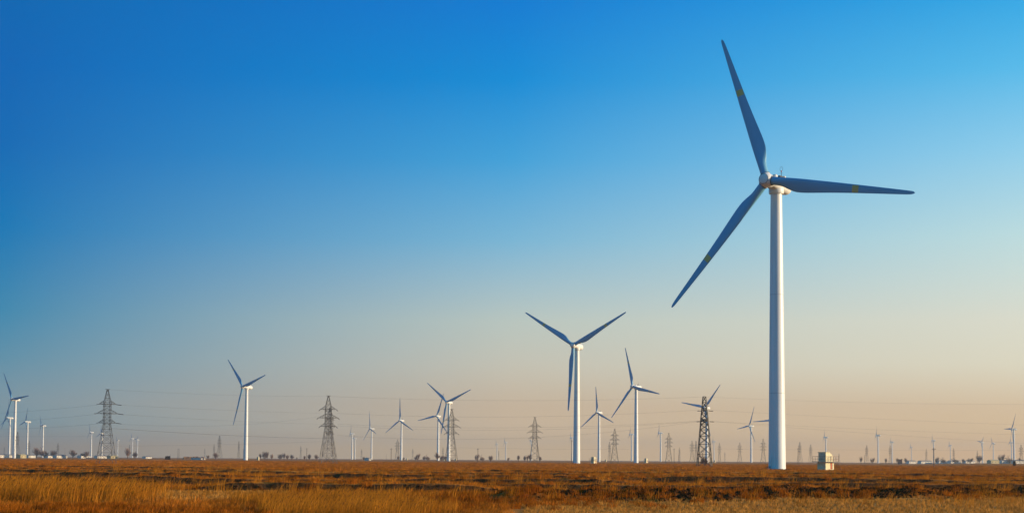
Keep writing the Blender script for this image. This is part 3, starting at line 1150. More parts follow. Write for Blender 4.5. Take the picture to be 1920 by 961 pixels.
def utility_pole(px, top, basepx, label, cross=True, lean=0.0, dia=0.17, twin=False):
    D = dist_of_base(px, basepx)
    X, Y = at(px, D)
    gz = hz(X, Y)
    H = z_at(px, top, D) - gz
    root = empty('utility_pole', (X, Y, gz - 0.2))
    root.rotation_euler = (0, math.radians(lean), math.radians(rnd.uniform(-15, 15)))
    tag(root, label, 'utility pole', 'slim utility poles across the plain')
    b = MB()
    for dx in ((-0.7, 0.7) if twin else (0,)):
        b.bar((dx, 0, 0), (dx, 0, H + 0.2), dia, 12, dia * 0.62)
    b.build('pole_shaft', M['wood'], root, True)
    if cross:
        b = MB()
        b.bar((-0.75, -0.12, H - 0.35), (0.75, -0.12, H - 0.35), 0.05)
        b.bar((-0.4, -0.12, H - 0.35), (0, -0.12, H - 0.85), 0.03)
        b.bar((0.4, -0.12, H - 0.35), (0, -0.12, H - 0.85), 0.03)
        ca = b.build('cross_arm', M['steel'], root)
        b = MB()
        for x in (-0.65, 0.65):
            b.lathe([(0.05, H - 0.3), (0.08, H - 0.22), (0.05, H - 0.17), (0.08, H - 0.1), (0.03, H - 0.04)], 10, Matrix.Translation((x, -0.12, 0)))
        b.lathe([(0.05, H + 0.2), (0.08, H + 0.28), (0.05, H + 0.33), (0.08, H + 0.4), (0.03, H + 0.46)], 10)
        b.build('insulator', M['insulator'], ca)
    return root


POLES = [
    (575, 839.4, 863, 'brown utility pole just left of the two overlapping pylons', True, 0),
    (733.4, 839.5, 865, 'utility pole just left of the Y-shaped distant turbine', True, 0),
    (724.3, 850, 861.5, 'short post left of the utility pole by the Y-shaped turbine', False, 0),
    (896, 839.5, 866.5, 'utility pole among small bare trees in the mid plain', True, 0),
    (1071.7, 824, 867.5, 'tall thin pole immediately left of the kiosk turbine tower', True, 0),
    (1007, 823, 866.5, 'thin pole touching the right leg of the slim pylon', True, 0),
    (1263.9, 840, 867.5, 'concrete utility pole with cross-arm left of the dark end-on pylon', True, 0),
    (1273.4, 852, 868, 'short leaning post right of the concrete utility pole', False, -3),
    (1496.4, 838.7, 869.5, 'brown utility pole just right of the largest turbine tower', True, 0),
    (1621.5, 851.7, 868.5, 'short dark leaning post left of the edge-on turbine with dark nacelle', False, -1.5),
    (1751.2, 838.7, 875.5, 'tall dark utility pole nearest the viewer, on the right', True, 0),
    (1832.8, 851.7, 870, 'short brown post before a bare tree on the right', False, 0),
    (456.5, 840, 861.5, 'thin pole touching the left side of the cream-nacelle turbine', False, 0),
    (334.5, 840, 860, 'twin pole with a platform above the earth berm', True, 0),
    (121.7, 839, 857, 'thin pole with cross-arm between bare trees on the left', True, 0),
    (971.5, 851, 862.5, 'short dark post wrapped in a small bush, left of the slim pylon', False, 0),
    (319.3, 850, 858.5, 'short post at the dark heap left of the berm', False, 0),
]
for px, tp_, bs, lb, cr_, ln in POLES:
    utility_pole(px, tp_, bs, lb, cr_, ln, dia=0.2, twin='twin' in lb)

# ------------------------------------------------------------------ kiosks


def kiosk(px, basepx, label, s=1.0, rot=48.0, rails=True):
    """transformer kiosk: concrete plinth room, deck with railings, cabin with a stepped back"""
    D = dist_of_base(px, basepx)
    X, Y = at(px, D)
    gz = hz(X, Y)
    r = math.atan2(-X, Y)
    root = empty('transformer_kiosk', (X, Y, gz - 0.15), r + math.radians(rot))
    root.scale = (s, s, s)
    tag(root, label, 'kiosk', 'transformer kiosks by the turbines')
    b = MB()
    b.box((0, 0, 1.0), (2.7, 2.45, 2.1))
    pl = b.build('plinth_room', M['cabin'], root)
    b = MB()
    b.box((0.45, -1.25, 1.2), (0.42, 0.05, 1.45))
    b.build('door', M['orange'], pl)
    b = MB()
    b.box((0.76, -1.24, 1.2), (0.24, 0.04, 1.45))
    b.build('door_frame', M['dark'], pl)
    b = MB()
    b.box((0, 0, 2.14), (4.4, 4.0, 0.16))
    dk = b.build('deck', M['concrete'], root)
    if rails:
        b = MB()
        hx, hy = 2.12, 1.92
        cs = [(-hx, -hy), (hx, -hy), (hx, hy), (-hx, hy)]
        for i in range(4):
            p, q = Vector((*cs[i], 0)), Vector((*cs[(i + 1) % 4], 0))
            for zz in (2.75, 3.32):
                b.bar(p + Vector((0, 0, zz)), q + Vector((0, 0, zz)), 0.03, 6)
            for k in range(5):
                c = p.lerp(q, k / 5)
                b.bar(c + Vector((0, 0, 2.2)), c + Vector((0, 0, 3.32)), 0.03, 6)
        b.build('railing', M['rail'], root)
    b = MB()
    # cabin: flat front half, rounded stepped rear toward +x
    prof = [(-1.15, 2.23), (-1.15, 4.2), (0.05, 4.2), (0.3, 4.02), (0.55, 3.95), (0.85, 3.7), (1.05, 3.55), (1.22, 3.1), (1.25, 2.23)]
    b.loft([[(x_, -1.1, z_) for x_, z_ in prof], [(x_, 1.1, z_) for x_, z_ in prof]])
    cb = b.build('cabin', M['cabin'], root)
    b = MB()
    b.box((-1.17, 0, 3.22), (0.05, 1.9, 1.7))
    b.build('shutter', M['shutter'], cb)
    b = MB()
    b.box((-0.62, 0, 4.26), (1.3, 2.4, 0.1))
    b.build('roof_slab', M['cabin'], cb)
    b = MB()
    b.box((0.62, -1.12, 3.0), (0.7, 0.05, 0.9))
    b.build('vent_panel', M['shutter'], cb)
    b = MB()
    for k in range(7):
        b.box((2.25 + 0.2 * k, -1.2, 1.95 - 0.28 * k), (0.2, 0.8, 0.05))
    b.bar((2.2, -1.6, 2.1), (3.5, -1.6, 0.05), 0.04)
    b.bar((2.2, -0.8, 2.1), (3.5, -0.8, 0.05), 0.04)
    b.build('stair', M['rail'], root)
    return root


kiosk(1548, 881.5, 'cream kiosk with railed deck and orange door right of the largest turbine', 1.0)
kiosk(1113.5, 868.3, 'cream kiosk with railed deck beside the V-bladed turbine', 0.95, 46)
kiosk(1211.5, 866.5, 'cream kiosk right of the turbine with a steeply raised blade', 1.0, 52, False)
kiosk(1340.3, 865.8, 'cream kiosk just right of the dark end-on pylon', 0.8, 52, False)
kiosk(484, 861.3, 'small white kiosk right of the cream-nacelle turbine', 0.8, 60, False)
kiosk(832.8, 862.8, 'small kiosk between the two crossed turbines', 0.75, 60, False)
kiosk(854.5, 862.8, 'small cream kiosk at the right foot of the pylon behind the V-bladed mid turbine', 0.8, 60, False)
kiosk(763, 861.8, 'tiny pale kiosk just right of the Y-shaped distant turbine', 0.7, 60, False)
kiosk(1136, 864.6, 'tiny pale kiosk just right of the small turbine behind the railed kiosk', 0.8, 60, False)


# the brick hut
def brick_hut(px, basepx, label):
    D = dist_of_base(px, basepx)
    X, Y = at(px, D)
    gz = hz(X, Y)
    root = empty('brick_hut', (X, Y, gz - 0.2), math.atan2(-X, Y) + math.radians(12))
    tag(root, label, 'hut')
    b = MB()
    b.box((0, 0, 2.6), (4.2, 4.2, 5.2))
    wl = b.build('wall', M['brick'], root)
    b = MB()
    b.box((0, 0, 5.32), (4.9, 4.9, 0.24))
    for sx_, sy_ in ((-1, -1), (1, -1), (1, 1), (-1, 1)):
        b.box((sx_ * 2.2, sy_ * 2.2, 5.85), (0.5, 0.5, 0.8))
    for sx_ in (-1, 1):
        b.box((sx_ * 2.3, 0, 5.62), (0.16, 3.6, 0.32))
        b.box((0, sx_ * 2.3, 5.62), (3.6, 0.16, 0.32))
    b.build('roof', M['brick'], root)
    b = MB()
    b.box((-0.9, -2.12, 1.1), (1.0, 0.08, 2.1))
    b.build('door', M['dark'], wl)
    b = MB()
    b.box((1.0, -2.12, 2.4), (0.9, 0.08, 1.0))
    b.build('window', M['glass'], wl)


brick_hut(1687.5, 869.0, 'small dark brick hut with corner parapet posts on the right horizon')


# low houses and sheds on the horizon
def low_house(x0, x1, top, D, label, wall='white_wall', rz=0.0, cat='building'):
    px = (x0 + x1) / 2
    X, Y = at(px, D)
    gz = hz(X, Y)
    w = (x1 - x0) * D / FPX * 1.25
    h = max(2.2, z_at(px, top, D) - gz)
    root = empty('low_house', (X, Y, gz - 0.3), math.atan2(-X, Y) + rz + 0.85)
    tag(root, label, cat, 'low white buildings along the horizon')
    dp = 7.0
    hw = h * 0.72 + 0.3
    b = MB()
    b.box((0, 0, hw / 2), (w, dp, hw))
    # gables
    for s in (-1, 1):
        b.add([(s * w / 2, -dp / 2, hw), (s * w / 2, dp / 2, hw), (s * w / 2, 0, h + 0.25), (s * (w / 2 - 0.2), -dp / 2, hw), (s * (w / 2 - 0.2), dp / 2, hw), (s * (w / 2 - 0.2), 0, h + 0.25)], [(0, 1, 2), (5, 4, 3), (0, 2, 5, 3), (1, 4, 5, 2)])
    wl = b.build('wall', M[wall], root)
    b = MB()
    for s in (-1, 1):
        y0, y1 = s * (dp / 2 + 0.35), 0
        z0, z1 = hw - 0.1, h + 0.3
        b.add([(-w / 2 - 0.3, y0, z0), (w / 2 + 0.3, y0, z0), (w / 2 + 0.3, y1, z1), (-w / 2 - 0.3, y1, z1), (-w / 2 - 0.3, y0, z0 + 0.12), (w / 2 + 0.3, y0, z0 + 0.12), (w / 2 + 0.3, y1, z1 + 0.12), (-w / 2 - 0.3, y1, z1 + 0.12)],
              [(0, 3, 2, 1), (4, 5, 6, 7), (0, 1, 5, 4), (0, 4, 7, 3), (1, 2, 6, 5)])
    b.build('roof', M['roof' if wall != 'tan_wall' else 'tan_wall'], root)
    nwin = max(1, min(4, int(w / 5)))
    for k in range(nwin):
        b = MB()
        b.box((-w / 2 + w * (k + 0.5) / nwin + 0.6, -dp / 2 - 0.02, hw * 0.55), (1.1, 0.06, 1.0))
        b.build('window', M['glass'], wl)
    b = MB()
    b.box((-w / 2 + w * 0.5 / nwin - 1.0, -dp / 2 - 0.02, 1.25), (0.9, 0.06, 2.0))
    b.build('door', M['rail'], wl)


HOUSES = [
    (-6, 12, 850.2, 2300, 'long white building at the extreme left edge, under the faint pylon', 'white_wall'),
    (13, 25, 850.8, 2500, 'grey-white building left of the tallest turbine foot at the left edge', 'white_wall'),
    (33, 46, 850.2, 2000, 'cream building just right of the tallest turbine foot at the left edge', 'tan_wall'),
    (49, 64, 851.2, 2400, 'white building under the second turbine at the left edge', 'white_wall'),
    (86, 96, 851.8, 2500, 'small white building between round bare trees on the left', 'white_wall'),
    (101, 124, 851.2, 2300, 'long white building between bare trees, left of the pale turbine', 'white_wall'),
    (148, 157, 852.2, 2300, 'white-roofed shed just left of the pale turbine', 'white_wall'),
    (158, 167, 852.8, 2500, 'low shed right at the pale turbine foot', 'white_wall'),
    (178, 199, 852.6, 2500, 'long low shed behind the left pylon legs', 'white_wall'),
    (203, 219, 852.6, 2300, 'pale shed just right of the left pylon legs', 'tan_wall'),
    (269, 282, 854.2, 2500, 'tiny low white shed right of the two close tiny turbines', 'white_wall'),
    (363, 368, 856.6, 1700, 'leftmost tiny white shed on the earth berm', 'white_wall'),
    (371, 375.5, 856.8, 1650, 'middle tiny white shed on the earth berm', 'white_wall'),
    (377, 381, 856.4, 1700, 'rightmost tiny white shed on the earth berm', 'white_wall'),
    (687, 691.5, 856.8, 2000, 'tiny white hut left of the slim distant turbine foot', 'white_wall'),
    (1700, 1716, 862.0, 2600, 'white shed just right of the brick hut', 'white_wall'),
    (1722, 1746, 862.2, 2500, 'long white shed left of the tall dark utility pole', 'white_wall'),
    (1756, 1774, 862.0, 2500, 'white shed just right of the tall dark utility pole', 'white_wall'),
    (1778, 1800, 861.8, 2500, 'grey-white shed among bare trees, under the small faint pylon', 'white_wall'),
    (1806, 1826, 862.0, 2500, 'low white shed left of the wide bare tree on the right', 'white_wall'),
    (1853, 1871, 860.8, 2200, 'tan shed at the foot of the pale sunlit turbine', 'tan_wall'),
    (1874, 1892, 861.2, 2300, 'grey shed between the tan shed and the hazy turbine', 'white_wall'),
    (1898, 1925, 861.0, 2300, 'white shed at the extreme right edge', 'white_wall'),
]
for h_ in HOUSES:
    low_house(*h_)


# earth heaps
def heap(px, w_px, top, D, label, name='earth_berm'):
    X, Y = at(px, D)
    gz = hz(X, Y)
    w = w_px * D / FPX
    h = max(0.5, z_at(px, top, D) - gz)
    n, m_ = 40, 12
    vs, fs = [], []
    for j in range(m_ + 1):
        for i in range(n + 1):
            u, v = i / n * 2 - 1, j / m_ * 2 - 1
            prof = min(1.0, (1 - abs(u)) * 5) * (1 - v * v)
            k = 0.75 + 0.5 * rnd.random()
            vs.append((u * w / 2, v * 5, h * prof * (k if abs(u) < 0.98 else 0) - 0.2))
    for j in range(m_):
        for i in range(n):
            a = j * (n + 1) + i
            fs.append((a, a + 1, a + n + 2, a + n + 1))
    b = MB()
    b.add(vs, fs)
    o = b.build(name, M['soil'] if 'dark' in label else M['stubble_earth'], None, True, (X, Y, gz))
    o.rotation_euler = (0, 0, math.atan2(-X, Y))
    tag(o, label, 'earth heap')


M['stubble_earth'] = material('dry_earth', (0.36, 0.17, 0.06), 0.95, 0.1, dark=(0.2, 0.08, 0.03), nscale=0.4)
heap(364, 46, 855.4, 1800, 'low brown earth berm on the horizon, topped by tiny white sheds')
heap(314.5, 11, 854.2, 1500, 'dark earth heap with a post, left of the berm')
heap(1902, 6, 863.5, 900, 'small dark earth heap at the far right')

# ------------------------------------------------------------------ bare trees


def bare_tree(seed, lean=0.0, rise=0.5, spread=1.0, ntw=7):
    """unit-height tree: trunk mesh, crown mesh (limbs and twigs)"""
    r = random.Random(seed)
    tb, cb = MB(), MB()
    top = Vector((lean * 0.08, 0, 0.13))
    mid = Vector((lean * 0.04 + r.uniform(-.01, .01), r.uniform(-.01, .01), 0.06))
    tb.bar((0, 0, -0.05), mid, 0.040, 8, 0.034)
    tb.bar(mid, top, 0.034, 8, 0.028)
    C = Vector((lean * 0.3, 0, 0.52))
    RX, RZ = 0.36 * spread, 0.44

    def grow(p, d, ln, rad, lev):
        q = p + d * ln
        cb.bar(p, q, rad, 5 if lev < 2 else 3, rad * 0.6)
        if lev >= 4:
            return
        for _ in range((6, 5, 4, 4)[lev]):
            t = r.uniform(0.15, 1.0)
            nd = (d + Vector((r.gauss(0, 0.5), r.gauss(0, 0.5), r.gauss(rise * 0.35, 0.4)))).normalized()
            l2 = ln * r.uniform(0.5, 0.8)
            e = p + d * ln * t + nd * l2 - C
            k = math.sqrt((e.x / RX) ** 2 + (e.y / RX) ** 2 + (e.z / RZ) ** 2)
            if k > 1.12:
                l2 *= 0.35
            grow(p + d * ln * t, nd, l2, rad * 0.58, lev + 1)
    for k in range(ntw):
        a = 2 * PI * k / ntw + r.uniform(-.4, .4)
        sp = r.uniform(0.15, 1.5) * spread
        d = Vector((math.cos(a) * sp + lean * 0.5, math.sin(a) * sp, 1.0)).normalized()
        grow(top + Vector((0, 0, -r.uniform(0, 0.05))), d, r.uniform(0.20, 0.36), 0.015, 0)
    zs = float(np.percentile([v[2] for v in cb.v], 99.5))
    s = 1.0 / zs
    tb.v = [(x * s, y * s, z * s) for x, y, z in tb.v]
    cb.v = [(x * s, y * s, z * s) for x, y, z in cb.v]
    wx = np.percentile(np.abs([v[0] for v in cb.v]), 96) * 2
    return tb.mesh('trunk', M['bark']), cb.mesh('crown', M['twig']), wx


TREES = [bare_tree(1), bare_tree(2, rise=1.0, spread=0.75), bare_tree(3, spread=1.2), bare_tree(4, lean=-0.8), bare_tree(5, ntw=8), bare_tree(6, rise=1.3, spread=0.6, ntw=5)]

TLIST = [
    (68, 838, 856.5, 15, 4), (82.5, 837, 857.5, 18, 2), (100, 842.5, 857, 11, 0), (136.5, 842.3, 857, 14, 4), (153, 848, 857, 5, 1), (161, 844.5, 857, 10, 0), (239, 838.5, 859, 12, 4), (253, 846, 858.5, 9, 1),
    (404, 847.4, 860.5, 11, 4), (390, 852, 860, 5, 5), (488, 849, 861, 4, 5), (497, 845, 861, 11, 0), (500.8, 847, 861, 4, 5), (509.5, 850, 861, 5, 1), (525.5, 850, 861, 9, 0), (532.5, 848, 861, 5, 5), (538.7, 851, 861, 6, 1), (547, 851, 861, 8, 4),
    (556.6, 856, 861, 2.5, 5), (571, 853, 861.5, 4, 1), (580, 850, 861.5, 6, 1), (593, 851, 862, 8, 4), (682, 855, 862, 4, 1), (746.5, 853.5, 862.5, 4, 1), (756.5, 856, 862.5, 4, 0), (779, 855, 862.5, 4, 5), (783.5, 849, 863, 8, 0), (795, 854, 863, 5, 1),
    (802, 851, 863, 9, 2), (819.5, 847, 863.5, 10, 4), (828.5, 852.5, 863.5, 7, 0), (835, 853.5, 863, 6, 1), (894.4, 850.4, 863.5, 8, 0), (904.5, 851.5, 864, 9, 2), (920, 852.5, 864.5, 8, 1), (953, 856.6, 864, 4, 0), (972, 852, 864, 5, 1), (984, 853, 864.5, 5, 1),
    (989, 852, 864.5, 4, 5), (996, 849.8, 864.5, 9, 3), (1012.5, 854.4, 864.5, 7, 4), (1321, 845.4, 869, 14, 2), (1614.5, 855, 868, 5, 5), (1636, 857, 868.5, 8, 0), (1661, 858, 868.5, 6, 4), (1682, 857, 868.5, 4, 5), (1698, 857.5, 868.5, 7, 4), (1757, 855.6, 868, 7, 0),
    (1769, 856, 868, 9, 2), (1792, 857, 868, 13, 2), (1806, 859, 868, 7, 4), (1819, 857.5, 868, 11, 0), (1836, 852.7, 868.5, 16, 4), (1878, 850.5, 868.5, 12, 0), (1894, 854, 868.5, 14, 2), (1912, 857.5, 868.5, 8, 4),
]
ORD = 'first second third fourth fifth sixth seventh eighth ninth tenth eleventh twelfth thirteenth fourteenth fifteenth sixteenth seventeenth eighteenth nineteenth twentieth'.split()
SPECIAL = {82.5: 'widest round bare tree of the left group, beside an edge-on turbine', 239: 'round-crowned bare tree on a visible trunk right of the left pylon', 404: 'round bare bush below a hazy pylon, left of the cream-nacelle turbine',
           497: 'vase-shaped bare tree right of the cream-nacelle turbine', 819.5: 'round bare tree at the foot of the crossed turbine', 996: 'bare tree leaning left against the slim pylon', 1321: 'dark bare tree inside the legs of the end-on pylon',
           1836: 'widest hazy bare tree on the right, below a pale sunlit turbine', 1878: 'tall hazy bare tree between the sunlit turbine and the hazy one', 1614.5: 'narrow bare bush right of the railed kiosk', 1894: 'wide hazy bare tree at the foot of the hazy turbine'}
REG = [(0, 220, 'left of the left pylon'), (220, 460, 'before the cream-nacelle turbine'), (460, 616, 'before the overlapping pylons'), (616, 850, 'before the mid V-bladed turbine'),
       (850, 1100, 'between the two V-bladed turbines'), (1100, 1760, 'between railed kiosk and tall dark pole'), (1740, 1930, 'right of the tall dark pole')]
cnt = {}
for px, tp_, bs, wd, kind in TLIST:
    D = dist_of_base(px, bs)
    D = max(700, min(D, 2300))
    if px == 1321:
        D = pyl['P5'][2] + 1.5
    X, Y = at(px, D)
    gz = hz(X, Y)
    H = z_at(px, tp_, D) - gz
    tm, cmh, wx = TREES[kind]
    root = empty('bare_tree', (X, Y, gz - 0.1), rnd.uniform(-0.5, 0.5))
    sxy = wd * D / FPX / wx
    sxy = min(max(sxy, H * 0.45), H * 1.5)
    root.scale = (sxy, sxy, H)
    size = 'small' if H < 6 else ('medium' if H < 9 else 'tall')
    if px in SPECIAL:
        lb = SPECIAL[px]
    else:
        ri = next(i for i, (a, b_, _) in enumerate(REG) if a <= px < b_)
        cnt[ri] = cnt.get(ri, 0) + 1
        lb = f'{ORD[cnt[ri]-1]} plain bare tree from the left {REG[ri][2]}'
    tag(root, lb, 'tree', 'bare trees along the horizon')
    put('trunk', tm, root)
    put('crown', cmh, root)


# ------------------------------------------------------------------ grass, reeds, weeds, stubble, clods


def blades_mesh(name, mat, n, hgt, spread, width, lean, droop=0.3, seed=0, plume=None, vert=0.0):
    """a tuft: n tapering, bent leaf blades; the wind leans them toward +x"""
    r = random.Random(seed)
    vs, fs, mi = [], [], []
    for k in range(n):
        x, y = r.gauss(0, spread), r.gauss(0, spread)
        h = hgt * r.uniform(0.55, 1.1)
        a = r.uniform(0, 2 * PI)
        w = width * r.uniform(0.6, 1.2)
        ox, oy = math.cos(a) * w, math.sin(a) * w
        lx = (lean + r.gauss(0, 0.22)) * h
        ly = r.gauss(0, 0.22) * h
        i = len(vs)
        mx_, my_ = x + lx * 0.35, y + ly * 0.35
        ex, ey, ez = x + lx, y + ly, h * (1 - droop * abs(r.gauss(0, 0.5)))
        vs += [(x - ox, y - oy, -0.05), (x + ox, y + oy, -0.05), (mx_ + ox * .8, my_ + oy * .8, h * 0.55), (mx_ - ox * .8, my_ - oy * .8, h * 0.55), (ex, ey, ez)]
        fs += [(i, i + 1, i + 2, i + 3), (i + 3, i + 2, i + 4)]
        mi += [0, 0]
        if plume and r.random() < plume:
            i = len(vs)
            pw = hgt * 0.012
            dx_, dz_ = 0.07 * hgt, 0.10 * hgt
            for s_ in (0, 1):
                qx, qy = (pw, 0) if s_ else (0, pw)
                i = len(vs)
                vs += [(ex - qx * .4, ey - qy, ez - 0.02), (ex + qx * .4, ey + qy, ez - 0.02 + (-pw if s_ else 0)), (ex + dx_ * .5 + qx, ey + qy, ez + dz_ * .5 - (pw if s_ else 0)), (ex + dx_, ey, ez + dz_), (ex + dx_ * .5 - qx, ey - qy, ez + dz_ * .5)]
                fs += [(i, i + 1, i + 2, i + 3, i + 4)]
                mi += [1]
    m_ = bpy.data.meshes.new(name)
    m_.from_pydata(vs, [], fs)
    m_.materials.append(mat)
    if plume:
        m_.materials.append(M['plume'])
        m_.polygons.foreach_set('material_index', mi)
    m_.update()
    return m_


def scatter(name, protos, xs, ys, scl, idx, rot=None, zs=None, zoff=0.0):
    coll = bpy.data.collections.new(name + '_kinds')
    for i, pm in enumerate(protos):
        o = bpy.data.objects.new(f'{name}_kind_{i:02d}', pm)
        coll.objects.link(o)
    n = len(xs)
    m_ = bpy.data.meshes.new(name)
    m_.vertices.add(n)
    zz = height(xs, ys) if zs is None else zs
    m_.vertices.foreach_set('co', np.stack([xs, ys, zz + zoff], -1).astype(np.float32).ravel())
    for nm, arr, ty in (('scl', scl, 'FLOAT'), ('rot', rs.uniform(-0.5, 0.5, n) if rot is None else rot, 'FLOAT'), ('idx', idx, 'INT')):
        a = m_.attributes.new(nm, ty, 'POINT')
        a.data.foreach_set('value', np.asarray(arr).astype(np.float32 if ty == 'FLOAT' else np.int32))
    m_.update()
    o = put(name, m_)
    ng = bpy.data.node_groups.new(name + '_nodes', 'GeometryNodeTree')
    ng.interface.new_socket('Geometry', in_out='INPUT', socket_type='NodeSocketGeometry')
    ng.interface.new_socket('Geometry', in_out='OUTPUT', socket_type='NodeSocketGeometry')
    gi, go = ng.nodes.new('NodeGroupInput'), ng.nodes.new('NodeGroupOutput')
    ip = ng.nodes.new('GeometryNodeInstanceOnPoints')
    ci = ng.nodes.new('GeometryNodeCollectionInfo')
    ci.inputs['Collection'].default_value = coll
    ci.inputs['Separate Children'].default_value = True
    ci.inputs['Reset Children'].default_value = True
    ip.inputs['Pick Instance'].default_value = True

    def named(nm, ty):
        a = ng.nodes.new('GeometryNodeInputNamedAttribute')
        a.data_type = ty
        a.inputs['Name'].default_value = nm
        return [s_ for s_ in a.outputs if s_.enabled][0]
    ng.links.new(gi.outputs[0], ip.inputs['Points'])
    ng.links.new(ci.outputs[0], ip.inputs['Instance'])
    ng.links.new(named('idx', 'INT'), ip.inputs['Instance Index'])
    ng.links.new(named('scl', 'FLOAT'), ip.inputs['Scale'])
    cx = ng.nodes.new('ShaderNodeCombineXYZ')
    ng.links.new(named('rot', 'FLOAT'), cx.inputs[2])
    ng.links.new(cx.outputs[0], ip.inputs['Rotation'])
    ng.links.new(ip.outputs[0], go.inputs[0])
    md = o.modifiers.new('scatter', 'NODES')
    md.node_group = ng
    return o


HALF = 0.335      # a little more than the half width of the view, so a step to the side still shows grass


def wedge(n, y0, y1, bias=1.0):
    """n random points in the viewed wedge, denser near"""
    u = rs.rand(n)
    y = (y0 ** (2 - bias) + u * (y1 ** (2 - bias) - y0 ** (2 - bias))) ** (1 / (2 - bias)) if bias != 2 else y0 * (y1 / y0) ** u
    x = (rs.rand(n) * 2 - 1) * (HALF * y + 3)
    return x, y


def reed_left(x, y):
    u = x / y
    return sstep((-0.205 - u + 0.03 * (vnoise(y * 0.2, y * 0, 2) - .5)) / 0.03) * sstep((y - 72) / 5) * sstep((106 - y) / 10)


def reed_mid(x, y):
    u = x / y
    return sstep((u + 0.165 + 0.03 * (vnoise(x * 0.3, y * 0, 1) - .5)) / 0.02) * sstep((-0.035 - u + 0.05 * (vnoise(y * 0.3, x * 0, 3) - .5)) / 0.04) * (y < 80 + 6 * vnoise(x * 0.4, x * 0, 5))


def weed_zone(x, y):
    u = x / y
    a = (y < 65 + 6 * vnoise(x * 0.35, x * 0 + 3, 2)) * (u < -0.14)
    t = (y - ridge_line(x)) / 2.8
    b_ = np.exp(-t * t) * sstep((x + 10) / 5) * (0.22 + 0.75 * (vnoise(x * 0.45, y * 0.3, 7) > 0.52))
    c = np.exp(-((x + 1.0) / 4.5) ** 2 - ((y - 79) / 6.0) ** 2) * 0.9
    return np.maximum(np.maximum(a * 1.0, b_), c)


def soil_at(x, y):
    _, m_ = bank_parts(x, y)
    t = (y - ridge_line(x)) / 2.2
    return np.maximum(np.maximum(m_, furrow(x, y)), np.exp(-t * t) * sstep((x + 2) / 8.0))


# field grass
G = [blades_mesh('grass_tuft', M['grass'], 34, 0.36, 0.20, 0.010, 0.25, seed=i) for i in range(5)]
x, y = wedge(64000, 60, 290, 0.7)
keep = (reed_left(x, y) < 0.7) & (reed_mid(x, y) < 0.7) & (soil_at(x, y) < 0.45 + 0.5 * rs.rand(len(x))) & (stubble_mask(x, y) < 0.3 + 0.5 * (rs.rand(len(x)) > 0.93)) & (weed_zone(x, y) < 0.6)
dens = fbm(x * 0.09, y * 0.16, 6, 3)
keep &= rs.rand(len(x)) < 0.35 + 1.3 * dens
x, y = x[keep], y[keep]
s_ = (0.40 + 0.50 * rs.rand(len(x))) * (0.6 + 0.7 * fbm(x * 0.15, y * 0.15, 2, 3)) * np.where(rs.rand(len(x)) > 0.985, 1.9, 1.0)
x2, y2 = wedge(42000, 285, 900, 1.5)
s2 = (1.0 + 0.8 * rs.rand(len(x2))) * np.clip(y2 / 420, 0.9, 1.5) * (0.6 + 0.6 * fbm(x2 * 0.03, y2 * 0.03, 2, 3))
d_main = np.hypot(x2 - 60.5, y2 - 392) + 0
keep2 = rs.rand(len(x2)) < 0.3 + 1.2 * fbm(x2 * 0.02, y2 * 0.05, 5, 3)
x2, y2, s2 = x2[keep2], y2[keep2], s2[keep2]
x, y, s_ = np.concatenate([x, x2]), np.concatenate([y, y2]), np.concatenate([s_, s2])
o = scatter('dry_grass', G, x, y, s_, rs.randint(0, 5, len(x)))
tag(o, 'low rusty dry grass covering the open field', 'grass', kind='stuff')

# reeds
R_ = [blades_mesh('reed_tuft', M['reed'], 22, 1.18, 0.24, 0.011, 0.30, 0.15, seed=20 + i, plume=0.07) for i in range(5)]
n = 30000
x, y = wedge(n, 58, 152, 0.4)
p_ = np.maximum(reed_left(x, y), reed_mid(x, y))
keep = rs.rand(n) < p_ * 0.95
x, y = x[keep], y[keep]
s_ = (0.62 + 0.35 * rs.rand(len(x))) * np.where(x / y > -0.17, 0.66, 1.0)
s_ *= 0.85 + 0.3 * fbm(x * 0.2, y * 0.2, 1, 3)
# scattered single reeds over the field
x3, y3 = wedge(900, 75, 210, 0.6)
x, y, s_ = np.concatenate([x, x3]), np.concatenate([y, y3]), np.concatenate([s_, 0.45 + 0.4 * rs.rand(900)])
o = scatter('dry_reeds', R_, x, y, s_, rs.randint(0, 5, len(x)))
tag(o, 'tall golden dry reeds leaning in the wind', 'reeds', kind='stuff')

# rusty weeds
Wd = [blades_mesh('weed_tuft', M['weed'], 60, 0.52, 0.20, 0.012, 0.12, 0.5, seed=40 + i) for i in range(5)]
n = 26000
x, y = wedge(n, 50, 118, 0.2)
keep = rs.rand(n) < weed_zone(x, y) * 0.8 * np.where(y < 72, np.clip((fbm(x * 0.5, y * 0.5, 4, 3) - 0.36) * 5, 0.08, 1), 1)
x, y = x[keep], y[keep]
s_ = (0.35 + 0.6 * rs.rand(len(x))) * (0.6 + 0.7 * fbm(x * 0.4, y * 0.4, 3, 3))
x3, y3 = wedge(9000, 100, 480, 1.0)
k3 = fbm(x3 * 0.05, y3 * 0.09, 7, 3) > 0.56
x3, y3 = x3[k3], y3[k3]
x, y, s_ = np.concatenate([x, x3]), np.concatenate([y, y3]), np.concatenate([s_, 0.45 + 0.55 * rs.rand(len(x3))])
o = scatter('rusty_weeds', Wd, x, y, s_, rs.randint(0, 5, len(x)))
tag(o, 'bushy reddish brown weeds along the front and the soil ridge', 'weeds', kind='stuff')

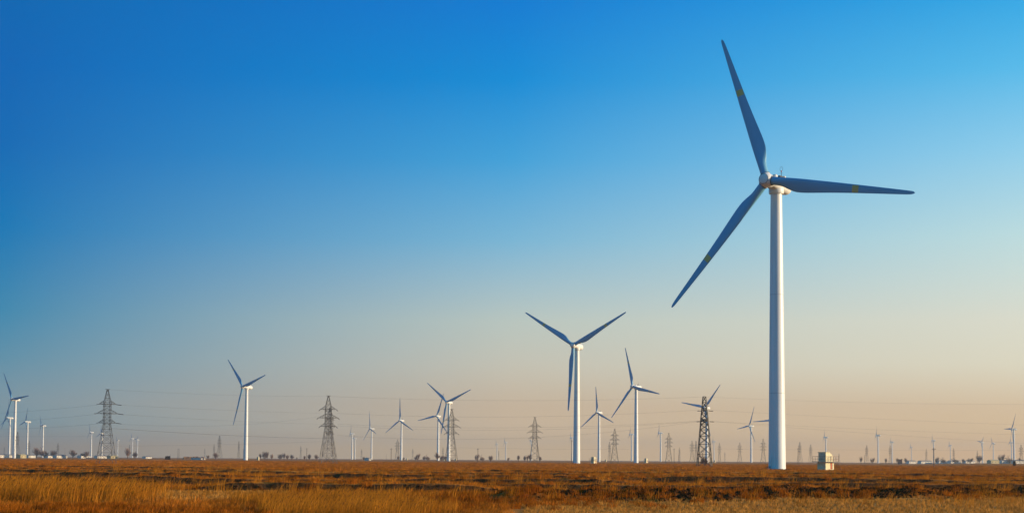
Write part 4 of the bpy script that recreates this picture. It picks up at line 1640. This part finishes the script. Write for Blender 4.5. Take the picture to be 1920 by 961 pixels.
# stubble
St = [blades_mesh('stubble_tuft', M['stubble'], 11, 0.15, 0.045, 0.011, 0.15, 0.1, seed=60 + i) for i in range(4)]
xs_, ys_ = [], []
for k in range(int((104 - 57) / 0.42)):
    yy = 57 + 0.42 * k
    xr = np.arange(-0.33 * yy - 2, 0.33 * yy + 3, 0.24)
    xr = xr + rs.uniform(-.07, .07, len(xr))
    ys_.append(yy + 0.16 * (xr) * 0.5 % 0.42 * 0 + rs.uniform(-.05, .05, len(xr)) + 0.06 * xr)
    xs_.append(xr)
x, y = np.concatenate(xs_), np.concatenate(ys_)
keep = (stubble_mask(x, y) > 0.5) & (rs.rand(len(x)) < 0.9)
x, y = x[keep], y[keep]
x4, y4 = wedge(14000, 100, 262, 0.8)
k4 = stubble_mask(x4, y4) > 0.5
x, y = np.concatenate([x, x4[k4]]), np.concatenate([y, y4[k4]])
o = scatter('field_stubble', St, x, y, (0.7 + 0.6 * rs.rand(len(x))) * np.where(y > 100, 0.55, 1.0), rs.randint(0, 4, len(x)))
tag(o, 'pale cut stubble in rows on the harvested strips', 'stubble', kind='stuff')


# soil clods
def clod_mesh(seed):
    r = np.random.RandomState(seed)
    n, m_ = 9, 6
    vs, fs = [], []
    for j in range(m_ + 1):
        th = PI * j / m_
        for i in range(n):
            ph = 2 * PI * i / n
            rr = 0.5 * (0.75 + 0.5 * r.rand())
            vs.append((rr * math.sin(th) * math.cos(ph) * 1.2, rr * math.sin(th) * math.sin(ph), rr * math.cos(th) * 0.7))
    for j in range(m_):
        for i in range(n):
            a, b_ = j * n + i, j * n + (i + 1) % n
            fs.append((a, a + n, b_ + n, b_))
    mm = bpy.data.meshes.new('clod')
    mm.from_pydata(vs, [], fs)
    mm.materials.append(M['soil'])
    mm.update()
    return mm


n = 16000
x = rs.uniform(-6, 36, n)
y = ridge_line(x) + rs.normal(0, 1.15, n)
keep = rs.rand(n) < sstep((x + 1) / 8) * (0.35 + 0.65 * (vnoise(x * 0.45, y * 0.3, 7) < 0.55))
x, y = x[keep], y[keep]
sc = 0.07 + 0.42 * rs.rand(len(x)) ** 2.6
xb, yb, sb = [], [], []
for i, (y0, sl, ht, (xa, xe), dep) in enumerate(BANKS):
    k = int((min(xe, 90) - max(xa, -90)) * 5)
    xx = rs.uniform(max(xa, -90), min(xe, 90), k)
    yc = y0 + sl * xx + 0.8 * (fbm(xx * 0.05 + 9 * i, xx * 0 + 3.3 * i, i % 5, 3) - 0.5) * 2
    xb.append(xx)
    yb.append(yc - 0.1 + rs.normal(0, 0.2, k))
    sb.append(0.06 + 0.14 * rs.rand(k) ** 2)
x, y, sc = np.concatenate([x] + xb), np.concatenate([y] + yb), np.concatenate([sc] + sb)
# rubble round the nearest tower
ang = rs.uniform(0, 2 * PI, 260)
rad = 2.2 + 1.3 * rs.rand(260)
d0 = ray(1455.5, 361)
t0 = (TH - CAMH) / d0[2]
x = np.concatenate([x, d0[0] * t0 + rad * np.cos(ang)])
y = np.concatenate([y, d0[1] * t0 + rad * np.sin(ang)])
sc = np.concatenate([sc, 0.2 + 0.6 * rs.rand(260) ** 2])
o = scatter('soil_clods', [clod_mesh(i) for i in range(6)], x, y, sc, rs.randint(0, 6, len(x)), rot=rs.uniform(0, 6.28, len(x)))
tag(o, 'dark turned soil clods heaped along the near ridge and banks', 'soil clods', kind='stuff')
